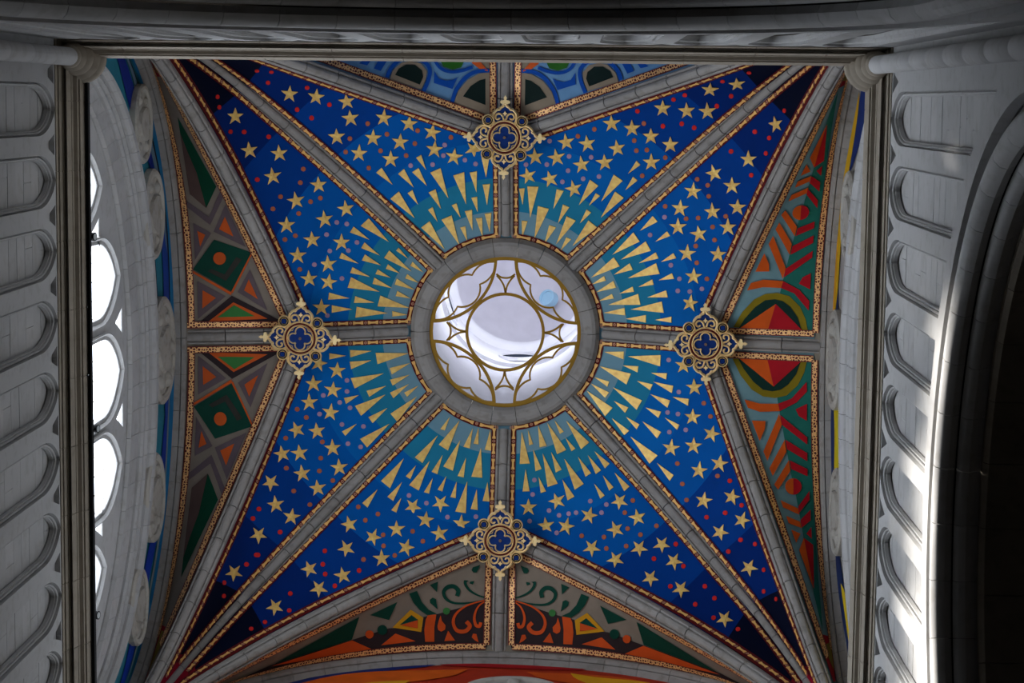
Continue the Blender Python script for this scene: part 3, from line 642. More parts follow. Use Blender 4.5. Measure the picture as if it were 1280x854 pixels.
def medallion():
    t = bpy.data.objects.new('gilded_medallion', None); COL.objects.link(t)
    og = [(x, y) for x, y in OGEE]
    bp_ = plate2d(circ(0, 0, 150, 40), -.02, -.06)
    for q in range(4): bp_.add(*plate2d(rot2(og, q), -.02, -.055).vf)
    obj('backing_plate', bp_.vf, M_NAVY, t)
    obj('outer_ring', ribbon(circ(0, 0, 148, 48), 16, -.05, -.12, True).vf, M_TRIM, t)
    obj('red_ring', ribbon(circ(0, 0, 133, 48), 15, -.05, -.10, True).vf, M_MAR, t)
    obj('inner_ring', ribbon(circ(0, 0, 118, 48), 14, -.05, -.12, True).vf, M_TRIM, t)
    # quatrefoil
    def quat(r, o): return [p for q in range(4) for p in rot2([(x, y) for x, y in circ(0, -o, r, 14, PI + .12, 2 * PI - .12)] , q)]
    qf = []
    for q in range(4): qf += rot2(circ(0, -60, 44, 14, PI * 0.86, PI * 2.14), q)
    obj('quatrefoil_field', plate2d([(x, y) for x, y in qf], -.05, -.072).vf, M_NAVY, t)
    obj('quatrefoil_frame', ribbon(qf, 13, -.05, -.12, True).vf, M_TRIM, t)
    for q in range(4):
        tre = rot2([(62, -92), (84, -84), (92, -62), (70, -70)], q)
        obj('spandrel', ribbon(tre, 8, -.05, -.10, True).vf, M_TRIM, t)
        sp_ = ribbon(rot2(OGEE, q), 23, -.03, -.12); obj('ogee_frame', sp_.vf, M_TRIM, t)
        for s in (1, -1):
            obj('volute', ribbon(rot2([(x * s, y) for x, y in SPIR], q), 17, -.05, -.11).vf, M_TRIM, t)
        obj('diamond', plate2d(rot2([(0, -236), (8, -220), (22, -212), (8, -204), (0, -188), (-8, -204), (-22, -212), (-8, -220)], q), -.05, -.09).vf, M_TRIM, t)
        half = [(-8, -288)] + circ(-29, -314, 15, 10, PI * .40, PI * 1.62) + [(-9, -334)] + circ(0, -350, 14, 6, PI * .78, PI * 1.35) + [(0, -374)]
        fl = half + [(-x, y) for x, y in half[::-1][1:]]
        obj('finial', plate2d(rot2(fl, q), -.03, -.11).vf, M_TRIM, t)
        rd = obj('corner_roundel', plate2d(rot2(circ(152, -147, 50, 24), q), -.02, -.115).vf, M_BLACK, t)
        obj('roundel_ring', ribbon(rot2(circ(152, -147, 47, 24), q), 15, -.10, -.16, True).vf, M_TRIM, rd)
        obj('roundel_petal', ribbon(rot2(circ(152, -147, 29, 24), q), 11, -.10, -.15, True).vf, M_TRIM, rd)
        obj('roundel_centre', plate2d(rot2([(152 + r * math.cos(a), -147 + r * math.sin(a)) for a, r in [(PI / 4 * i, 31 if i % 2 else 17) for i in range(8)]], q), -.10, -.155).vf, M_NAVY, rd)
    obj('stud', plate2d(circ(0, 0, 13, 12), -.06, -.11).vf, paint(120, 96, 80), t)
    return t
def copy_tree(o, parent=None):
    c = o.copy(); COL.objects.link(c); c.parent = parent
    for ch in o.children: copy_tree(ch, c)
    return c
med = medallion()
for i, sd_ in enumerate('NWES'):
    o = med if i == 0 else copy_tree(med)
    sx, sy = SIDES[sd_]; o.location = (sx * RM, sy * RM, 44.64)
    o.rotation_euler = (0, 0, {'N': 0.012, 'W': 0.03, 'E': -0.03, 'S': -0.01}[sd_])
    tag(o, 'pierced gold and blue medallion at the point of the lunette on %s' % SNAME[sd_], 'medallion', 'gilded medallions')

# ------------------------------------------------------------------ eye tracery
def tube_path(pts, wd, z, h=.05, closed=False): # pts in metres
    global MS
    k = MS; MS = 1.0
    r = ribbon(pts, wd, z + h, 0, closed)
    for p in r.v:
        if p.z == 0: p.z = z - h
        elif p.z < z: p.z = z
    MS = k
    # fix heights of the three lower profile points
    return r
def bar2d(pts, wd, z, h, closed=False):
    n = len(pts); rs = []
    for i, p in enumerate(pts):
        a = pts[(i - 1) % n] if closed else pts[max(0, i - 1)]; b = pts[(i + 1) % n] if closed else pts[min(n - 1, i + 1)]
        d = math.hypot(b[0] - a[0], b[1] - a[1]) or 1; nx, ny = -(b[1] - a[1]) / d * wd / 2, (b[0] - a[0]) / d * wd / 2
        rs.append([Vector((p[0] + nx, p[1] + ny, z + h)), Vector((p[0] + nx, p[1] + ny, z)), Vector((p[0] - nx, p[1] - ny, z)), Vector((p[0] - nx, p[1] - ny, z + h))])
    if closed: rs.append(rs[0])
    return MB().rings(rs, True, not closed).vf
t = thing('eye_tracery', 'bronze coloured metal tracery of circles and petals across the central eye', 'tracery', (0, 0, 46.4))
K = 1.70 / 340; ZT = 46.36
obj('outer_hoop', bar2d(circ(0, 0, 1.665, 64),   .085, ZT, .10, True), M_BRONZE, t)
obj('inner_hoop', bar2d(circ(0, 0, 172 * K, 48), .066, ZT, .08, True), M_BRONZE, t)
def arc3(a, b, bul):
    # arc from a to b bulging by bul (fraction of the chord) to the left of a->b
    mx, my = (a[0] + b[0]) / 2, (a[1] + b[1]) / 2; dx, dy = b[0] - a[0], b[1] - a[1]; c = math.hypot(dx, dy); s = bul * c
    r = (c * c / 4 + s * s) / (2 * s); ox, oy = mx - (-dy / c) * (s - r) * -1, my - (dx / c) * (s - r) * -1
    ox, oy = mx + (-dy / c) * (s - r), my + (dx / c) * (s - r)
    a0 = math.atan2(a[1] - oy, a[0] - ox); a1 = math.atan2(b[1] - oy, b[0] - ox); da = (a1 - a0 + PI) % (2 * PI) - PI
    return [(ox + abs(r) * math.cos(a0 + da * i / 10), oy + abs(r) * math.sin(a0 + da * i / 10)) for i in range(11)]
for q in range(4):
    a0 = math.atan2(-332 + 330, -45 + 330); a1 = math.atan2(-42 + 330, -335 + 330)
    lens = [(-330 + 285 * math.cos(a0 + (a1 - a0) * i / 20), -330 + 285 * math.sin(a0 + (a1 - a0) * i / 20)) for i in range(21)]
    obj('petal_arc', bar2d([(x * K, y * K) for x, y in rot2(lens, q)], .066, ZT + .005, .08), M_BRONZE, t)
    cp = [(-47, -315), (-150, -255), (-255, -155), (-317, -52), (-215, -112), (-115, -214)]
    ctr = (-184, -184)
    leaf = []
    for i in range(6):
        a, b = cp[i], cp[(i + 1) % 6]; lx = -(b[1] - a[1]); ly = b[0] - a[0]; out = (lx * ((a[0] + b[0]) / 2 - ctr[0]) + ly * ((a[1] + b[1]) / 2 - ctr[1])) > 0
        leaf += arc3(a, b, (.27 if i in (1, 4) else .17) * (1 if out else -1))[:-1]
    obj('cusped_leaf', bar2d([(x * K, y * K) for x, y in rot2(leaf, q)], .04, ZT + .01, .07, True), M_BRONZE, t)
    for s in (1, -1):
        obj('cusp_arc', bar2d([(x * K, y * K) for x, y in rot2([(s * x, y) for x, y in catmull([(0, -172), (-6, -205), (-20, -232), (-40, -255)], 5)], q)], .04, ZT + .01, .07), M_BRONZE, t)
    obj('cusp_bow', bar2d([(x * K, y * K) for x, y in rot2(catmull([(-42, -262), (-22, -248), (0, -244), (22, -248), (42, -262)], 4), q)], .04, ZT + .01, .07), M_BRONZE, t)

# ------------------------------------------------------------------ lantern over the eye
lan = thing('lantern_dome', 'white plastered lantern drum and cap seen through the eye', 'dome', (0, 0, 47))
obj('drum', lathe([(1.70, 46.5), (1.72, 47.0), (1.80, 47.2), (1.95, 47.25), (2.06, 47.6), (2.10, 56.6)], (0, 0), 64), M_WHITE, lan, True)
for nm, pr in (('lower_cornice', [(2.12, 56.55), (2.0, 56.6), (2.0, 56.75), (2.06, 56.85), (2.06, 57.0), (2.14, 57.05)]), ('upper_cornice', [(2.16, 60.5), (1.98, 60.6), (1.90, 60.72), (1.90, 60.95), (1.97, 61.0), (1.97, 61.15)])):
    obj(nm, lathe(pr, (0, 0), 64), M_WHITE, lan, True)
obj('upper_drum', lathe([(2.10, 57.0), (2.14, 60.6)], (0, 0), 64), M_WHITE, lan, True)
obj('cap', lathe([(1.97 * math.cos(a), 61.1 + 1.7 * math.sin(a)) for a in [PI / 2 * i / 14 for i in range(15)]], (0, 0), 64), M_LILAC, lan, True)
M_SKYG = bpy.data.materials.new('sky_glass'); M_SKYG.use_nodes = True
_b = M_SKYG.node_tree.nodes['Principled BSDF']; _b.inputs['Base Color'].default_value = rgb(150, 190, 214); _b.inputs['Roughness'].default_value = .3
for a in (PI / 2, PI / 2 + 2 * PI / 5, PI / 2 - 2 * PI / 5, PI / 2 + 4 * PI / 5, PI / 2 - 4 * PI / 5):
    c = Vector((2.08 * math.cos(a), 2.08 * math.sin(a), 58.6)); e = Vector((-math.sin(a), math.cos(a), 0)); n = Vector((-math.cos(a), -math.sin(a), 0))
    pr = [(c + (e * math.cos(x) * .5 + Vector((0, 0, 1)) * math.sin(x) * .62) * s + n * h) for x in [2 * PI * i / 24 for i in range(24)] for s, h in ((1.16, 0), (1.12, .09), (1.0, .09), (.96, .0))]
    rs = [pr[i * 4:i * 4 + 4] for i in range(24)]; rs.append(rs[0])
    fr = obj('round_window', MB().rings(rs, True, False).vf, M_WHITE, lan)
    obj('pane', MB().add([c + (e * math.cos(x) * .5 + Vector((0, 0, 1)) * math.sin(x) * .62) + n * .03 for x in [2 * PI * i / 24 for i in range(24)]], [tuple(range(24))]).vf, paint(16, 30, 48), fr)
# round sky light in the cap
c = on_plane(685, 373, 2, 61.9); e = Vector((c.x, c.y, 0)); nn = Vector((-c.x, -c.y, -1.2)).normalized(); u_ = nn.orthogonal().normalized(); v_ = nn.cross(u_)
c = c + nn * .05
sk = obj('cap_light', MB().add([c + (u_ * math.cos(x) + v_ * math.sin(x)) * r + nn * h for r, h in ((.27, -.2), (.25, .05), (.20, .05), (.19, 0)) for x in [2 * PI * i / 24 for i in range(24)]] , [(q * 24 + i, q * 24 + (i + 1) % 24, q * 24 + 24 + (i + 1) % 24, q * 24 + 24 + i) for q in range(3) for i in range(24)] + [tuple(72 + i for i in range(24))]).vf, M_SKYG, lan)
ld = bpy.data.lights.new('lantern_daylight', 'POINT'); ld.energy = LANTERN_W * 6; ld.shadow_soft_size = .6; ld.color = (.92, .95, 1)
lo = bpy.data.objects.new('lantern_daylight', ld); COL.objects.link(lo); lo.location = (0.9, -1.0, 57.5)

# ------------------------------------------------------------------ walls above the cornice: archivolt, window, mural, roundels
OC, ORR, IC, IR = 36.05, 5.86, 34.25, 5.50
def arc_pt(side, a, w_, d):
    # a: angle from the crown; w_: 0 on the outer edge of the archivolt, 1 on the window edge
    def pt(c, r):
        if abs(a) <= PI / 2: return (r * math.sin(a), c + r * math.cos(a))
        return (r * (1 if a > 0 else -1), c - (abs(a) - PI / 2) * 6)
    o = pt(OC, ORR); i = pt(IC, IR - 0.0)
    return P_(side, o[0] + (i[0] * .86 - o[0]) * w_ if False else o[0] + (i[0] - o[0]) * w_, d, o[1] + (i[1] - o[1]) * w_)
ARCH_RINGS = [[(0, 7.14), (0, 6.97), (.04, 6.91), (.10, 6.88), (.18, 6.89), (.23, 6.95), (.25, 7.06), (.25, 7.3)],
              [(.26, 7.3), (.26, 7.04), (.29, 6.98), (.34, 6.97), (.37, 7.02), (.375, 7.09), (.40, 7.09), (.40, 7.0), (.47, 6.99), (.51, 7.03), (.52, 7.12), (.52, 7.3)],
              [(.53, 7.3), (.53, 7.07), (.90, 7.06), (.91, 7.13), (.93, 7.13), (.94, 7.03), (.97, 7.02), (1.0, 7.08), (1.0, 7.3)]]
MUR = {'W': (38, 116, 136), 'E': (150, 146, 140), 'S': (178, 50, 24), 'N': (40, 92, 150)}
def flat_shape(side, pts, d, col, parent, name='painted_streak'):
    n = len(pts); v = [P_(side, u, d, z) for u, z in pts]
    obj(name, (v, [tuple(t) for t in tessellate_polygon([v])]), paint(*col), parent)
def upper_wall(side):
    wl = thing('wall_' + {'W': 'left', 'E': 'right', 'S': 'front', 'N': 'back'}[side], 'painted wall round the big arched window on %s' % SNAME[side], None, (0, 0, 0), None, 'structure')
    # painted band between archivolt and vault
    rows = []
    for i in range(49):
        a = -PI / 2 + PI * i / 48; o = (6.75 * math.sin(a), ZF - RF + 6.75 * math.cos(a)); q = (5.7 * math.sin(a), OC + 5.7 * math.cos(a))
        rows.append([P_(side, o[0] + (q[0] - o[0]) * k / 4, 7.06, o[1] + (q[1] - o[1]) * k / 4) for k in range(5)])
    for sg, fn in ((0, -1), (1, 1)):
        r = [P_(side, fn * (6.75 - (6.75 - 5.7) * k / 4), 7.06, 30.7) for k in range(5)]
        rows = [r] + rows if fn < 0 else rows + [r]
    obj('painted_band', grid_mesh(rows), paint(*MUR[side]), wl)
    obj('outer_shell', MB().add([P_(side, u, 7.75, z) for u, z in ((-7.6, 30), (7.6, 30), (7.6, 34.0), (-7.6, 34.0))], [(0, 1, 2, 3)]).vf, M_STONE, wl)
    n = 36
    for k, pr in enumerate(ARCH_RINGS):
        for i in range(n):
            rs = []
            for j in range(3):
                a = -PI / 2 + PI * (i + .008 + j / 2 * .984) / n; rs.append([arc_pt(side, a, w_, d) for w_, d in pr])
            obj('voussoir', MB().rings(rs).vf, M_STONE, wl)
        for sg in (-1, 1):
            rs = [[arc_pt(side, sg * a, w_, d) for w_, d in pr] for a in (PI / 2, PI / 2 + 1.0)]
            obj('jamb', MB().rings(rs).vf, M_STONE, wl)
    return wl
LANC = [(-3.55, 36.0, .62), (-1.80, 37.42, .70), (0.02, 37.7, .74), (1.78, 37.42, .70), (3.5, 36.0, .62)]
def lancet(u, zs, hw, rise=1.45, n=12, zb=31.0, g=0.0):
    hw += g; rise += g * 1.1; R_ = (hw * hw + rise * rise) / (2 * hw); th = math.asin(min(1, rise / R_)); th = math.atan2(rise, R_ - hw)
    right = [(u + hw - R_ + R_ * math.cos(th * i / n), zs + R_ * math.sin(th * i / n)) for i in range(n + 1)]
    return [(u + hw, zb - g)] + right + [(2 * u - x, y) for x, y in right[::-1][1:]] + [(u - hw, zb - g)]
def curve_plate(name, side, loops, d, th, mat, parent, bev=0.0):
    cu = bpy.data.curves.new(name, 'CURVE'); cu.dimensions = '2D'; cu.fill_mode = 'BOTH'; cu.extrude = th / 2; cu.bevel_depth = bev
    for L in loops:
        sp = cu.splines.new('POLY'); sp.points.add(len(L) - 1); sp.use_cyclic_u = True
        for p, (x, y) in zip(sp.points, L): p.co = (x, y, 0, 1)
    tmp = bpy.data.objects.new(name, cu); COL.objects.link(tmp)
    dg = bpy.context.evaluated_depsgraph_get(); me = bpy.data.meshes.new_from_object(tmp.evaluated_get(dg)); bpy.data.objects.remove(tmp)
    for v in me.vertices: v.co = P_(side, v.co.x, d + v.co.z, v.co.y)
    me.materials.clear(); me.materials.append(mat); me.update()
    o = bpy.data.objects.new(name, me); COL.objects.link(o); o.parent = parent
    return o
def upper_window(side, idx):
    wn = thing('window_%d' % idx, 'arched stone traceried window with tall bright lights on %s' % SNAME[side], None, (0, 0, 0), None, 'structure')
    out = [(5.56 * math.sin(a), 34.25 + 5.56 * math.cos(a)) for a in [-PI / 2 + PI * i / 48 for i in range(49)]] + [(5.56, 30.9), (-5.56, 30.9)]
    holes = [lancet(*l) for l in LANC]
    tri = []
    for (u0, z0, h0), (u1, z1, h1) in zip(LANC, LANC[1:]):
        um = (u0 + h0 + u1 - h1) / 2; zz = min(z0, z1) + 1.35 + (0.42 if abs(um) < 1.5 else 0)
        tri.append([(um, zz - .42), (um + .28, zz + .22), (um - .28, zz + .22)])
    curve_plate('stone_tracery', side, [out] + holes + tri, 7.17, .08, M_STONE, wn, .02)
    gm = glass(PANE[side])
    for l in LANC:
        L = lancet(*l); G = lancet(*l, g=.12)
        # moulded frame round the light, splayed inwards
        n = len(L); v = [P_(side, x, 7.125, z) for x, z in G] + [P_(side, x, 7.06, z) for x, z in lancet(*l, g=.13)] + [P_(side, x, 7.045, z) for x, z in lancet(*l, g=.10)] + [P_(side, x, 7.09, z) for x, z in lancet(*l, g=.06)] + [P_(side, x, 7.12, z) for x, z in lancet(*l, g=.055)] + [P_(side, x, 7.17, z) for x, z in lancet(*l, g=-.01)] + [P_(side, x, 7.235, z) for x, z in lancet(*l, g=-.03)]
        f = [(i + k * n, i + 1 + k * n, i + 1 + (k + 1) * n, i + (k + 1) * n) for k in range(6) for i in range(n - 1)]
        obj('light_frame', (v, f), M_STONE, wn)
        I = lancet(*l, g=.02); v = [P_(side, x, 7.235, z) for x, z in I]
        p = obj('glass_pane', (v, [tuple(range(len(v)))]), gm, wn)
        for k in (-.5, 0, .5):
            uu = l[0] + k * l[2]; zt = l[1] + (1.0 if k == 0 else .55)
            obj('glazing_bar', MB().add([P_(side, uu + a, 7.21 + b, z) for z in (31, zt) for a, b in ((-.008, 0), (.008, 0), (.008, .015), (-.008, .015))], [(0, 1, 5, 4), (1, 2, 6, 5), (2, 3, 7, 6), (3, 0, 4, 7)]).vf, paint(170, 160, 140), p)
    for T_ in tri:
        obj('glass_pane', ([P_(side, x, 7.22, z) for x, z in T_], [(0, 1, 2)]), gm, wn)
    return wn
UW = {}
for i, sd_ in enumerate('WESN'):
    UW[sd_] = upper_wall(sd_); upper_window(sd_, i + 1)
# mural streaks
def band(side, a0, a1, w0, w1, col, ph=0.0, amp=.12, n=28, d=7.045):
    L = []; R_ = []
    for i in range(n + 1):
        a = a0 + (a1 - a0) * i / n; k = math.sin(PI * i / n)
        def pt(f):
            o = (6.5 * math.sin(a), ZF - RF + 6.45 * math.cos(a)); q = (5.8 * math.sin(a), OC + 5.8 * math.cos(a)); return (o[0] + (q[0] - o[0]) * f, o[1] + (q[1] - o[1]) * f)
        c = amp * math.sin(6 * a + ph); L.append(pt(max(0, min(1, w0 + c * k)))); R_.append(pt(max(0, min(1, w0 + (w1 - w0) * (k ** .5) + c * k))))
    flat_shape(side, L + R_[::-1], d, col, UW[side])
band('W', -1.5, 1.5, 0.0, .20, (10, 112, 164), 0, 0)
band('W', -1.35, -.55, .30, .62, (14, 40, 128), 1.0, .1, d=7.04); band('W', -.75, .35, .22, .50, (22, 66, 150), .5, .08, d=7.038); band('W', .2, 1.45, .30, .60, (12, 52, 150), 2.2, .1, d=7.04)
band('W', -1.3, -.3, .20, .34, (96, 122, 140), .4, .05, d=7.036); band('W', -1.25, .2, .19, .24, (6, 14, 26), .9, .07, d=7.034); band('W', .1, 1.3, .22, .30, (120, 136, 140), 1.2, .05, d=7.036); band('W', -.5, .7, .75, .95, (14, 44, 70), 0, .05, d=7.037)
band('E', -1.4, -.6, .1, .6, (20, 44, 104), .3, .15, d=7.04); band('E', -1.0, -.1, .1, .35, (206, 160, 20), 1.3, .1, d=7.036); band('E', -.3, .7, .05, .4, (24, 46, 92), 2, .12, d=7.04); band('E', .1, .5, .2, .7, (206, 184, 20), .2, .1, d=7.034); band('E', .6, 1.45, .1, .6, (20, 40, 84), 1, .15, d=7.04); band('E', .8, 1.35, .3, .75, (206, 176, 24), 2, .12, d=7.034); band('E', -.4, .2, .0, .18, (214, 150, 20), 0, .05, d=7.033)
band('S', -1.4, -.2, .0, .25, (24, 40, 110), .5, .1, d=7.04); band('S', -1.2, -.1, .2, .7, (220, 96, 20), 1.4, .12, d=7.037); band('S', -1.0, -.3, .5, .9, (222, 160, 24), .4, .1, d=7.034); band('S', .1, 1.2, .25, .7, (210, 84, 20), 2.4, .12, d=7.037); band('S', .25, .6, .2, .5, (224, 164, 22), .4, .1, d=7.034); band('S', .5, 1.2, .4, .8, (224, 150, 24), 1, .1, d=7.034); band('S', -.2, .3, .02, .15, (168, 16, 24), 0, .02, d=7.036)
# carved roundels
def roundel(side, u, z, r, label, seed):
    t = thing('carved_roundel', label, 'roundel', P_(side, u, 7.0, z), 'carved roundels over the windows')
    rr = random.Random(seed); mk = lambda pr, n=36: MB().rings([[P_(side, u + q * math.cos(a), d, z + q * math.sin(a)) for q, d in pr] for a in [2 * PI * i / n for i in range(n + 1)]], False, False).vf
    obj('disc', mk([(0.01, 6.96), (r * .5, 6.95), (r * .84, 6.97), (r * .86, 7.05)]), M_CARVE, t)
    obj('rim', mk([(r * .82, 7.05), (r * .83, 6.93), (r * .88, 6.90), (r * .95, 6.90), (r, 6.94), (r, 7.06)]), M_CARVE, t)
    sh = [(-.42, .45), (.42, .45), (.44, 0), (.3, -.35), (0, -.6), (-.3, -.35), (-.44, 0)]
    v = [P_(side, u + x * r, 6.95, z + y * r) for x, y in sh] + [P_(side, u + x * r * .92, 6.89, z + y * r * .92) for x, y in sh]
    obj('shield', (v, [tuple(range(7, 14))] + [(i, (i + 1) % 7, 7 + (i + 1) % 7, 7 + i) for i in range(7)]), M_CARVE, t)
    for k in range(6):
        a = PI * 2 * k / 6 + .5; q = r * .66; uu, zz = u + q * math.cos(a), z + q * math.sin(a); s = r * rr.uniform(.10, .16)
        rs = [[P_(side, uu + s * c_ * math.cos(b), 6.96 - s * h_, zz + s * c_ * math.sin(b)) for b in [2 * PI * i / 10 for i in range(10)]] for c_, h_ in ((1, 0), (.8, .4), (.35, .62))]
        obj('boss', MB().rings(rs).vf, M_CARVE, t, True)
RW = [((178, 155), .78, 'tilted carved stone roundel over the windows, nearest the dark cornice'), ((192, 268), .92, 'carved stone roundel between the crown roundel and the dark cornice'), ((204, 438), 1.12, 'largest carved stone roundel at the crown of the window arch'),
      ((193, 622), .92, 'carved stone roundel just past the crown toward the scrollwork lunette'), ((173, 758), .78, 'tilted carved stone roundel over the windows, farthest from dark cornice')]
for i, (q, r, lb) in enumerate(RW):
    p = on_plane(*q, 0, -6.96); roundel('W', p.y, p.z, r, lb, i)
for i, (q, r, lb) in enumerate([((1061, 270), .9, 'narrow carved roundel behind panelled wall cornice, nearest the corner'), ((1043, 450), 1.05, 'narrow carved roundel behind panelled wall cornice, at lunette middle'), ((1046, 640), .9, 'narrow carved roundel behind panelled wall cornice, near the sunlit end')]):
    p = on_plane(*q, 0, 6.96); roundel('E', p.y, p.z, r, lb, 10 + i)
p = on_plane(640, 866, 1, 6.96); roundel('S', p.x, p.z, 1.1, 'pale carved roundel over red flames below the scrollwork lunettes', 20)

# ------------------------------------------------------------------ cornice
CORP = [(6.3, 29.95), (5.985, 29.95), (5.975, 30.03), (5.955, 30.03), (5.935, 30.13), (5.925, 30.12), (5.915, 30.20), (5.888, 30.20), (5.872, 30.13), (5.845, 30.30), (5.838, 30.30), (5.83, 30.36), (5.775, 30.38), (5.77, 30.44), (5.748, 30.44), (5.72, 30.60), (5.712, 30.64), (6.3, 30.64)]
CL = {'W': 'brown shadowed stone cornice under the bright windows', 'N': 'long dark stone cornice crossing above the blue arched lunettes', 'E': 'pale fluted stone cornice above the panelled wall', 'S': 'stone cornice under the scrollwork lunettes'}
for sd_ in 'WNES':
    t = thing('stone_cornice', CL[sd_], 'cornice', P_(sd_, 0, 5.85, 30.3))
    n = 12
    for i in range(n):
        u0 = -6.1 + 12.2 * i / n + .005; u1 = -6.1 + 12.2 * (i + 1) / n - .005
        obj('cornice_block', MB().rings([[P_(sd_, u, d, z) for d, z in CORP] for u in (u0, u1)]).vf, M_CORN, t)
    obj('cornice_core', MB().rings([[P_(sd_, u, d + .012, z + .006) for d, z in CORP] for u in (-6.15, 6.15)]).vf, M_CORN, t)
    obj('ledge', MB().rings([[P_(sd_, u, d, z) for d, z in ((6.25, 30.3), (6.25, 30.63), (7.8, 30.66), (7.8, 30.3))] for u in (-7.8, 7.8)]).vf, M_STONE, t)
    if sd_ == 'W':
        mb = MB()
        for i in range(93):
            u = -5.3 + .1205 * i
            mb.add([P_('W', u + a, 5.872 + b - .004, 30.236 + c) for a in (-.028, .028) for b, c in ((.006, -.016), (-.006, .016), (-.002, .022), (.01, -.01))], [(0, 1, 5, 4), (1, 2, 6, 5), (2, 3, 7, 6), (3, 0, 4, 7), (0, 3, 2, 1), (4, 5, 6, 7)])
        tag(obj('drip_hole', mb.vf, M_BLACK, t), kind='stuff')
# dark rail along the window-side cornice, with three small spotlights
rl = obj('lighting_rail', MB().box((-5.708, -5.36, 30.58), (-5.665, 6.2, 30.70)).vf, M_BLACK)
tag(rl, 'thin black lighting rail along the lip of window side cornice', 'rail')
for i, (px, py) in enumerate(((115, 296), (119, 536), (119.5, 769))):
    p = on_plane(px, py, 2, 30.78)
    t = thing('spotlight', ('small black spotlight on the cornice rail, nearest the dark cornice', 'small black spotlight at middle of cornice rail', 'small black spotlight on the cornice rail, farthest from dark cornice')[i], 'spotlight', p, 'rail spotlights')
    q = Vector((-5.68, p.y, 30.70))
    obj('bracket', MB().box((q.x - .02, q.y - .02, 30.66), (p.x, q.y + .02, 30.76)).vf, M_BLACK, t)
    dr = Vector((1, 0, -.25)).normalized(); e = Vector((0, 1, 0)); g = dr.cross(e)
    rs = [[p + dr * h + (e * math.cos(x) + g * math.sin(x)) * r for x in [2 * PI * k / 14 for k in range(14)]] for h, r in ((-.07, .02), (-.05, .05), (0, .062), (.05, .066))]
    obj('housing', MB().rings(rs).vf, M_BLACK, t, True)
    obj('lens', MB().add([p + dr * .052 + (e * math.cos(x) + g * math.sin(x)) * .05 for x in [2 * PI * k / 14 for k in range(14)]], [tuple(range(14))]).vf, paint(200, 205, 205, .02, .15), t)
# corner shafts with ringed capitals
for sx, sy, lb in ((-1, -1, 'slim round corner shaft with ringed capital beside the brown cornice'), (1, -1, 'slim round corner shaft with ringed capital beside the panelled wall')):
    c = (sx * 5.78, -5.72)
    t = thing('corner_shaft', lb, 'column', (c[0], c[1], 18))
    for k in range(10):
        z0 = 18 + 1.2 * k; z1 = min(z0 + 1.19, 29.98)
        obj('drum', lathe([(0.02, z0), (.125, z0), (.13, z0 + .01), (.13, z1 - .01), (.125, z1), (.02, z1)], c, 24), M_STONE, t, True)
    obj('capital', lathe([(.10, 29.90), (.15, 29.95), (.165, 30.0), (.15, 30.05), (.19, 30.09), (.21, 30.16), (.19, 30.2), (.24, 30.24), (.27, 30.32), (.25, 30.36), (.30, 30.40), (.335, 30.47), (.32, 30.50), (.37, 30.54), (.385, 30.60), (.385, 30.66), (.05, 30.67)], c, 40), M_CORN, t, True)

# ------------------------------------------------------------------ walls below the cornice
AC, AR = 20.55, 5.27        # crossing arch centre height and hood radius
PITCH, U0 = 1.023, .15
def head(u, g=0.0, n=10):
    # panel outline: tall pointed-round head, straight sides down to just above the crossing arch
    hw = .375 - g; zs = 29.02; rise = .93 - g * 1.3
    pts = [(u + hw * math.cos(PI / 2 * i / n) ** 1.4, zs + rise * math.sin(PI / 2 * i / n)) for i in range(n + 1)]
    pts = pts + [(2 * u - x, y) for x, y in pts[::-1][1:]]
    def zb(x): return AC + math.sqrt(max(.2, (AR + .42 - g) ** 2 - x * x)) if abs(x) < AR + .3 else AC
    return [(u + hw, zb(u + hw) + 0)] + pts + [(u - hw, zb(u - hw))]
def clip(P, zv, sg, ax=1):
    out = []
    for i, a in enumerate(P):
        b = P[(i + 1) % len(P)]; da, db = (a[ax] - zv) * sg, (b[ax] - zv) * sg
        if da >= 0: out.append(a)
        if da * db < 0: f = da / (da - db); out.append((a[0] + (b[0] - a[0]) * f, a[1] + (b[1] - a[1]) * f))
    return out
def clipx(P, xv, sg): return clip(P, xv, sg, 0)
WN = {'W': 'left', 'N': 'back', 'E': 'right', 'S': 'front'}
NROW = {'W': 'shadowed', 'N': 'dark', 'E': 'pale', 'S': 'unlit'}
def arch_loop(r, zb=-1.6):
    return [(r * math.sin(a), AC + r * math.cos(a)) for a in [-PI / 2 + PI * i / 56 for i in range(57)]] + [(r, zb), (-r, zb)]
